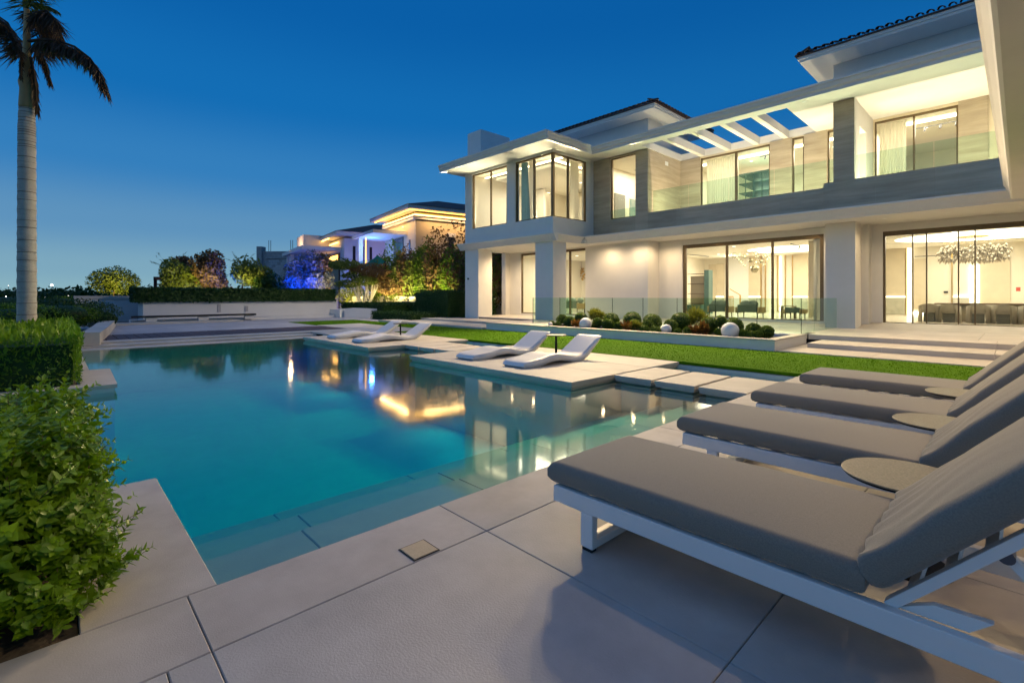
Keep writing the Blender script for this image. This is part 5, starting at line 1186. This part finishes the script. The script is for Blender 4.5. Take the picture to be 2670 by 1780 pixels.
hedge('hedge', -33, -27.7, 17.5, 20.5, .0, 1.0, 5000, .06, 'leaf_dark', 'middling dark hedge between the planter box and boxy hedge', thick=.2)
# boundary wall behind, tall screen shrubs in front of the neighbour, warm lights at their feet
bw_ = tag(empty('boundary_wall', (-36, 22, 0)), 'beige boundary wall with a coping behind the garden trees', 'wall')
p_, q_ = at(872, 790, 44), at(1110, 790, 36)
d_ = (Vector(q_) - Vector(p_)); d_.z = 0; d_.normalize(); n_ = Vector((-d_.y, d_.x, 0))
pts_ = [Vector(p_) - d_ * 3, Vector(q_) + d_ * 8]; poly = [(pts_[0].x, pts_[0].y), (pts_[1].x, pts_[1].y), (pts_[1].x + n_.x * .25, pts_[1].y + n_.y * .25), (pts_[0].x + n_.x * .25, pts_[0].y + n_.y * .25)]
MB().prism(poly, -.05, 1.32).build('wall', 'cream_stone', bw_)
MB().prism([(x - n_.x * .05, y - n_.y * .05) for x, y in poly[:2]] + [(x + n_.x * .05, y + n_.y * .05) for x, y in poly[2:]], 1.321, 1.45).build('coping', 'cream_stone', bw_)
SCR = 'tall slender screen shrub in the row beside the pavilion'
for i, (sx, dd, top, w) in enumerate(((985, 40, 672, 1.6), (1012, 40, 668, 1.5), (1040, 39, 650, 1.6), (1062, 38.5, 655, 1.5), (1085, 38, 640, 1.6), (1105, 37.5, 634, 1.6), (1125, 37, 648, 1.5), (1145, 36.5, 636, 1.7), (1165, 36, 642, 1.6), (1185, 35.5, 634, 1.7), (1205, 35, 645, 1.6), (1228, 34, 640, 1.7), (1250, 33, 640, 1.7), (1275, 32.5, 630, 1.8), (1298, 32, 635, 1.8), (1318, 31.5, 628, 1.8))):
    c = at(sx, 772, dd); zt_ = at(sx, top, dd)[2]
    tree('screen_shrub', (c[0], c[1], zt_ * .56), (w * .66, w * .66, zt_ * .48), 2600, .12, ('leaf_tree', 'leaf_far', 'leaf_tree', 'leaf_rust')[i % 4], SCR, 0, .05, 'screen shrubs beside the pavilion', cat='shrub')
def ground_spot(p, power, col, label, grp, target=None, mglow='glow_bulb'):
    t = tag(empty('garden_spotlight', (p[0], p[1], min(p[2], 0))), label, 'lamp', grp)
    if p[2] > .5: MB().tube((p[0], p[1], -.05), p, .015, n=6).build('stake', 'frame_dark', t)
    MB().lathe([(.05, 0), (.06, .10)], p, 10).build('housing', 'frame_dark', t)
    MB().lathe([(.045, 0), (.045, .006)], (p[0], p[1], p[2] + .101), 10).build('lens', mglow, t)
    o = lamp('SPOT', (p[0], p[1], p[2] + .13), power, col, t, .05, rot=(R(180), 0, 0), cone=100, blend=.8, name='spot_lamp')
    if target: o.rotation_euler = (Vector(target) - Vector((p[0], p[1], p[2] + .13))).to_track_quat('-Z', 'Y').to_euler()
for sx, dd, pw, ty in ((900, 40.5, 450, 755), (935, 40.5, 350, 755), (960, 36.0, 250, 725), (1000, 37.0, 450, 715), (1035, 36.6, 650, 720), (1065, 36.0, 650, 715), (1095, 35.2, 650, 710), (1130, 34.2, 650, 705), (1165, 33.4, 600, 705), (1200, 32.6, 500, 705), (1278, 30.9, 250, 715)):
    c = at(sx, 780, dd); ground_spot((c[0], c[1], 1.15), pw, (1, .80, .30), 'small garden uplight at the foot of the screen shrubs', 'warm garden uplights', at(sx, ty, dd + 3.2), mglow='glow_bulb')
YB_ = 'bright yellow green low shrub lit by an uplight before the boundary wall'
for sx, sy, dd, rx in ((912, 757, 43, 1.2), (932, 762, 43, .9), (1040, 760, 39.4, 1.3), (1070, 762, 39, 1.2), (1095, 762, 38.5, 1.0)):
    a = at(sx, sy, dd); t = tag(empty('lit_shrub', (a[0], a[1], 0)), YB_, 'shrub', 'lit shrubs before the boundary wall')
    P, D = blob_pts((a[0], a[1], 1.4), (rx, rx, .85), 1000, .5, 6, .2); U, V = leaf_axes(D, .09, .55, 1.0); quads_obj('foliage', P, U, V, 'leaf_yellow', t)['kind'] = 'stuff'
    MB().tube((a[0], a[1], -.05), (a[0], a[1], 1.3), .05, n=6).build('stem', 'bark', t)
# cloud-pruned tree with pale multiple trunks and the shade sail above it
c = at(955, 772, 38); cp = tag(empty('cloud_tree', (c[0], c[1], 0)), 'cloud pruned tree with several pale trunks and flat leaf pads', 'tree'); tm = MB()
PADS = ((905, 692, 1.3, .45), (955, 700, 1.5, .4), (925, 715, 1.4, .38), (985, 712, 1.4, .45), (910, 740, 1.15, .35), (1000, 735, 1.3, .5), (960, 730, .9, .35), (1015, 755, 1.0, .5), (880, 690, .8, .3))
for i, (sx, sy, rx, rz) in enumerate(PADS):
    a = at(sx, sy, 38 + (i % 3 - 1) * .5); P, D = blob_pts(a, (rx, rx, rz), 1500, .4, 6, .25); U, V = leaf_axes(D, .07, .55, 1.0); quads_obj('leaf_pad', P, U, V, ('leaf_tree', 'leaf_rust')[i % 2], cp)['kind'] = 'stuff'
    b0 = at(952 + (i * 7) % 22 - 8, 790, 38); m_ = at((sx + 955) / 2, 745, 38); tm.tube((b0[0], b0[1], -.05), m_, .09, .07, 7).tube(m_, a, .07, .04, 7)
tm.build('trunk', 'palm_bark', cp, True)
sl_ = tag(empty('shade_sail', at(945, 690, 40)), 'dark green shade sail sagging above the cloud pruned tree', 'shade sail')
A_, B_, C_, D2 = at(884, 669, 41), at(985, 665, 39.5), at(1004, 682, 39), at(955, 700, 38.5); v = []; n = 12
for i in range(n + 1):
    for j in range(n + 1):
        u, w = i / n, j / n; p = (Vector(A_) * (1 - u) + Vector(B_) * u) * (1 - w) + (Vector(A_) * .4 * (1 - u) + Vector(D2) * .6 * (1 - u) + Vector(C_) * u) * w
        p.z -= .9 * math.sin(math.pi * u) * (1 - .3 * w) * .9; v.append(p)
MB().add(v, [(i * (n + 1) + j, (i + 1) * (n + 1) + j, (i + 1) * (n + 1) + j + 1, i * (n + 1) + j + 1) for i in range(n) for j in range(n)]).build('cloth', 'sail', sl_, True)
for p in (A_, C_): MB().tube((p[0], p[1], -.05), p, .05, n=8).build('post', 'frame_dark', sl_)

# trees behind the long wall
tree('round_tree', at(296, 735, 39), (1.75, 1.75, 1.15), 3400, .10, 'leaf_tree', 'solitary round clipped tree standing above the recessed white wall', 0, .07, trunk_m='bark')
for sx, sy, dd, r, n, m, lab in (
    (475, 720, 42, (1.9, 1.9, 2.3), 4600, 'leaf_tree', 'dark leafy tree next to the red steel pergola'), (505, 700, 45, (1.8, 1.8, 2.0), 3000, 'leaf_rust', 'sparse topped tree rising behind the dark leafy tree'),
    (565, 715, 42, (1.9, 1.9, 2.1), 4600, 'leaf_rust', 'rust coloured bushy tree behind the long white wall'), (650, 732, 42, (2.0, 2.0, 1.75), 4600, 'leaf_tree', 'dark green tree in front of the unfinished concrete building'),
    (700, 748, 41, (1.4, 1.4, 1.0), 2400, 'leaf_dark', 'low dark shrub like tree at the right of the concrete building'), (800, 715, 42, (2.2, 2.2, 2.4), 5200, 'leaf_silver', 'tree washed in blue light behind the long white wall'),
    (845, 725, 43, (1.7, 1.7, 2.0), 3600, 'leaf_rust', 'rust brown tree beside the blue lit tree')):
    c = at(sx, sy, dd); tree('garden_tree', (c[0], c[1], c[2]), r, int(n * 1.2), .15, m, lab, 0, .10, blobs=6, spread=.55)
for sx, sy, dd in ((441, 698, 46), (632, 690, 50)):
    c = at(sx, sy, dd); t = tag(empty('young_palm', (c[0], c[1], 0)), 'wind blown young palm tip behind the garden trees', 'palm tree', 'young palms behind the garden trees')
    MB().tube((c[0], c[1], -.05), c, .12, .06, 7).build('trunk', 'bark', t, True)
    for k in range(7):
        a = k * .9; e = Vector(c) + Vector((math.cos(a) * 1.5, math.sin(a) * 1.5, 1.0 + .5 * math.sin(k * 2.1))); d = (e - Vector(c)); nq = 40
        uu = RNG.random(nq)[:, None]; Pp = np.array(c) + np.array(d) * uu; Dd = np.array(d.normalized()) * .5 + rand_unit(nq) * .5; Uu = Dd * .28; quads_obj('frond', Pp, Uu, np.cross(Uu, rand_unit(nq)) * .09, 'palm_green', t)
for sx, dd, col, pw, tx, ty in ((605, 39.0, (.0, .05, 1.0), 1800, 585, 735), (770, 38.6, (.0, .06, 1.0), 2400, 790, 725), (805, 38.6, (.0, .06, 1.0), 1400, 815, 725), (535, 39.0, (1, .78, .2), 650, 545, 725), (480, 39.0, (1, .78, .2), 450, 478, 720), (640, 39.0, (1, .75, .25), 600, 648, 735), (310, 36.9, (1, .72, .2), 800, 300, 738), (850, 39.6, (1, .70, .3), 900, 848, 725)):
    c = at(sx, 760, dd); ground_spot((c[0], c[1], 2.0 if sx > 400 else 1.5), pw, col, 'blue garden spotlight behind the long wall hedge' if col[0] < .5 else 'amber garden spotlight behind the long wall hedge', 'blue spotlights' if col[0] < .5 else 'amber spotlights', at(tx, ty, dd + 3), 'glow_blue' if col[0] < .5 else 'glow_bulb')
# red steel pergola
pg = tag(empty('steel_pergola', at(415, 760, 45)), 'dark red steel pergola frame beside the garden trees', 'pergola')
for sx in (405, 452): a = at(sx, 728, 45); MB().box(a[0] - .12, a[0] + .12, a[1] - .12, a[1] + .12, -.05, a[2]).build('post', 'rust_steel', pg)
a, b_ = at(402, 726, 45), at(470, 726, 45); MB().bar(a, b_, .2, .32).build('beam', 'rust_steel', pg); MB().bar((a[0], a[1], a[2] - .55), (b_[0], b_[1], b_[2] - .55), .12, .12).build('beam', 'rust_steel', pg)

# ================================================================ NEIGHBOURING HOUSES
def house_frame(sx, dist, rz, label, name='neighbour_house'):
    p = at(sx, HY, dist); return tag(empty(name, (p[0], p[1], 0), rz), label, 'house')
def LB(t, mb, name, m, par=None): return mb.build(name, m, par or t, local=True)
RZ = R(-9.5)
n1 = house_frame(1084, 43.0, RZ, 'neighbouring beige house with glowing amber light strips under its hipped roof')
LB(n1, MB().box(-7.9, 0, 0, 13, -.1, 8.9), 'wall', 'plaster_tan')
LB(n1, MB().box(-9.1, 1.2, -1.2, 14.2, 9.05, 9.35), 'eave', 'plaster_far')
rf = LB(n1, MB().add([(-9.2, -1.3, 9.351), (1.3, -1.3, 9.351), (1.3, 14.3, 9.351), (-9.2, 14.3, 9.351), (-4, 4.0, 11.0), (-4, 9, 11.0)], [(0, 1, 4), (1, 2, 5, 4), (2, 3, 5), (3, 0, 4, 5), (3, 2, 1, 0)]), 'roof', 'tile_roof')
LB(n1, MB().box(-7.95, .02, -.22, -.14, 8.62, 8.74).box(.14, .22, -.22, 13, 8.62, 8.74), 'light_strip', 'glow_led')
LB(n1, MB().box(-8.05, .28, -.30, -.001, 8.30, 8.60).box(.001, .30, -.001, 13, 8.30, 8.60), 'cornice', 'plaster_far')
LB(n1, MB().box(-8.7, .75, -.85, -.80, 8.96, 9.04).box(.70, .75, -.79, 13.6, 8.96, 9.04), 'light_strip', 'glow_led_soft')
for y in (3.2, 6.0, 8.8): w_ = LB(n1, MB().box(.001, .05, y, y + .55, 4.4, 6.9), 'window', 'frame_dark'); LB(n1, MB().box(.051, .16, y - .15, y + .7, 6.95, 7.3), 'lintel', 'plaster_far', w_)
LB(n1, MB().box(-1.5, -1.2, -.05, -.001, 4.3, 6.6), 'window', 'frame_dark')
w_ = LB(n1, MB().box(-5.4, -2.9, -.06, -.001, 3.9, 7.0), 'window', 'frame_dark'); LB(n1, MB().box(-5.3, -4.2, -.075, -.061, 4.0, 6.9).box(-4.1, -3.0, -.075, -.061, 4.0, 6.9), 'pane', 'case_glass', w_)
LB(n1, MB().box(-8.6, -2.0, -3.2, -.001, 7.1, 7.4), 'canopy', 'plaster_far'); LB(n1, MB().box(-7.6, -7.2, -2.9, -2.5, 0, 7.09), 'pillar', 'plaster_far')
LB(n1, MB().box(-7.9, -.2, -3.0, -.001, 3.3, 3.7), 'balcony', 'plaster_far'); LB(n1, MB().box(-7.9, -.2, -3.0, -2.98, 3.71, 4.75), 'balustrade_pane', 'rail_glass'); LB(n1, MB().box(-7.9, -.2, -3.02, -2.96, 4.751, 4.79), 'handrail', 'frame_dark')
LB(n1, MB().box(-4.5, -4.46, -3.1, -3.03, 1.2, 6.9), 'light_strip', 'glow_led_soft')
def hl(t, loc, power, col, kind='POINT', size=.2, **kw): o = lamp(kind, (0, 0, 0), power, col, None, size, **kw); o.parent = t; o.location = loc; return o
fx = LB(n1, MB().box(-6, -5.9, -2.6, -2.5, 6.98, 7.08), 'blue_fitting', 'plaster_far'); hl(fx, (-6.0, -2.0, 6.3), 170, (.07, .28, 1.0)); hl(fx, (-3.4, -2.6, 4.8), 260, (.28, .42, 1.0))
fx = LB(n1, MB().box(-3, -2.9, -.1, -.001, 7.9, 8.0), 'wall_fitting', 'glow_led'); hl(fx, (-3.8, -.75, 8.5), 200, (1, .62, .24), 'AREA', size=7.5, size_y=.2); hl(fx, (.75, 6.5, 8.5), 360, (1, .60, .24), 'AREA', size=.2, size_y=12)
n2 = house_frame(897.6, 57, RZ, 'white neighbouring house washed in lilac and blue light beyond the beige one')
LB(n2, MB().box(-8.5, 0, 0, 14, -.1, 8.3), 'wall', 'plaster_far')
LB(n2, MB().box(-9.7, 1.2, -1.2, 15, 8.55, 8.95), 'eave', 'plaster_far')
LB(n2, MB().add([(-9.8, -1.3, 8.951), (1.3, -1.3, 8.951), (1.3, 15, 8.951), (-9.8, 15, 8.951), (-4, 5, 10.8), (-4, 9, 10.8)], [(0, 1, 4), (1, 2, 5, 4), (2, 3, 5), (3, 0, 4, 5), (3, 2, 1, 0)]), 'roof', 'tile_roof')
LB(n2, MB().box(-8.2, -3.2, -1.0, -.95, 8.44, 8.54).box(-6, -2.0, -.3, -.2, 7.9, 8.0), 'light_strip', 'glow_led')
for y in (1.0, 2.0, 3.0): LB(n2, MB().box(.001, .06, y, y + .3, 3.5, 7.4), 'window', 'frame_dark')
LB(n2, MB().box(-14.5, -1.2, -4.5, -.001, 6.9, 7.3), 'canopy', 'plaster_far'); LB(n2, MB().box(-11.2, -6.8, -3.2, 2.5, 7.31, 9.2), 'tower', 'plaster_far')
for x in (-12.8, -10.6): LB(n2, MB().box(x, x + .5, -4.2, -3.7, 0, 6.89), 'pillar', 'plaster_far')
w_ = LB(n2, MB().box(-8.2, -1.8, -.08, -.001, 1.0, 6.7), 'window', 'frame_dark'); LB(n2, MB().box(-6.8, -2.6, -.12, -.081, 5.9, 6.5), 'light_strip', 'glow_led_soft')
fx = LB(n2, MB().box(-9, -8.9, -3.9, -3.8, 7.32, 7.4), 'roof_fitting', 'glow_led'); hl(fx, (-8.5, -4.4, 7.8), 220, (1, .58, .28))
fx = LB(n2, MB().box(3.0, 3.1, 2, 2.1, 0, .3), 'blue_fitting', 'glow_blue'); hl(fx, (5.0, 3, 1.2), 900, (.10, .24, 1.0)); hl(fx, (6.5, 8, 5.0), 420, (.75, .38, .75)); hl(fx, (-4.0, -6, 1.0), 500, (.08, .2, 1.0))
# unfinished concrete building
cb = house_frame(727, 92, R(42), 'unfinished grey concrete block building with bare reinforcing bars', 'unfinished_building')
LB(cb, MB().box(-3.6, 4.6, 0, 10, -.1, 10.0), 'wall', 'concrete'); LB(cb, MB().box(-4.2, -3.2, -.4, 1, 0, 10.9), 'column', 'concrete'); LB(cb, MB().box(-4.9, -3.61, -.2, 6, 0, 7.6), 'column', 'concrete')
k = 0; blk = None
for j in range(9):
    for i in range(9):
        x = -2.0 + i * .68 + (.34 if j % 2 else 0)
        if (i * 7 + j * 3) % 5 == 0: continue
        if blk is None: blk = LB(cb, MB().box(0, .64, -.06, -.001, 0, .46), 'block', 'concrete_block'); o = blk
        else: o = blk.copy(); COL.objects.link(o); o.parent = cb
        o.location = (x, 0, 3.9 + j * .5)
for x in (-2.6, -2.2, 1.8, 2.2): LB(cb, MB().tube((x, 1, 10), (x, 1, 12.2), .05, n=5), 'reinforcing_bar', 'frame_dark')
LB(cb, MB().box(-2.6, 4.5, -.30, -.07, 3.3, 3.6).box(-2.6, 4.5, -.2, -.07, 8.6, 8.9), 'floor_beam', 'concrete')

# ================================================================ DISTANCE
ft = MB()
P = []
for k in range(90):
    a = R(136.46) + R(RNG.uniform(-20, 52)); dd = RNG.uniform(120, 260); P.append((math.cos(a) * dd, math.sin(a) * dd, RNG.uniform(2.0, 4.0), RNG.uniform(6, 13)))
Cs, Us, Vs = [], [], []
for x, y, h, w in P:
    p, D = blob_pts((x, y, h * .5), (w, w, h * .62), 260, .5, 6, .3); u, v_ = leaf_axes(D, .55, .6, 1.0); Cs.append(p); Us.append(u); Vs.append(v_)
wd = quads_obj('distant_trees', np.concatenate(Cs), np.concatenate(Us), np.concatenate(Vs), 'leaf_dark'); wd['kind'] = 'stuff'; wd['label'] = 'far dark line of trees along the horizon'; wd['category'] = 'trees'
for i, (sx, sy, dd, h) in enumerate(((135, 745, 160, .75), (190, 757, 200, .3), (147, 772, 120, .22), (178, 771, 130, .2), (219, 771, 140, .24), (255, 770, 140, .26), (354, 769, 150, .24), (118, 776, 110, .2), (16, 774, 90, .22), (22, 745, 160, .2), (105, 770, 150, .18), (240, 764, 200, .2), (205, 773, 170, .15))):
    a = at(sx, sy, dd); t = tag(empty('street_lamp', (a[0], a[1], -1.6)), 'distant lit street lamp glowing near the horizon' if i else 'brightest distant floodlight mast on the horizon', 'street lamp', None if i == 0 else 'distant street lamps')
    MB().tube((a[0], a[1], -1.6), (a[0], a[1], a[2]), .07, n=5).build('pole', 'far_building', t); MB().ball((a[0], a[1], a[2] + h * .3), h * .5, h * .5, h * .4, 8, 6).build('lamp_head', 'glow_city', t)
for i, (sx, w, h, dd) in enumerate(((150, 22, 5, 240), (235, 30, 4, 260), (330, 26, 3.6, 280), (60, 18, 5, 230))):
    a = at(sx, HY, dd); t = tag(empty('distant_building', (a[0], a[1], -1.6)), 'low distant flat building on the horizon behind the street lamps', 'building', 'distant buildings'); MB().box(a[0] - w / 2, a[0] + w / 2, a[1] - 6, a[1] + 6, -1.6, h * .7).build('wall', 'far_building', t); MB().box(a[0] - w / 2 - .3, a[0] + w / 2 + .3, a[1] - 6.3, a[1] + 6.3, h * .7 + .01, h * .7 + .4).build('roof', 'concrete', t)
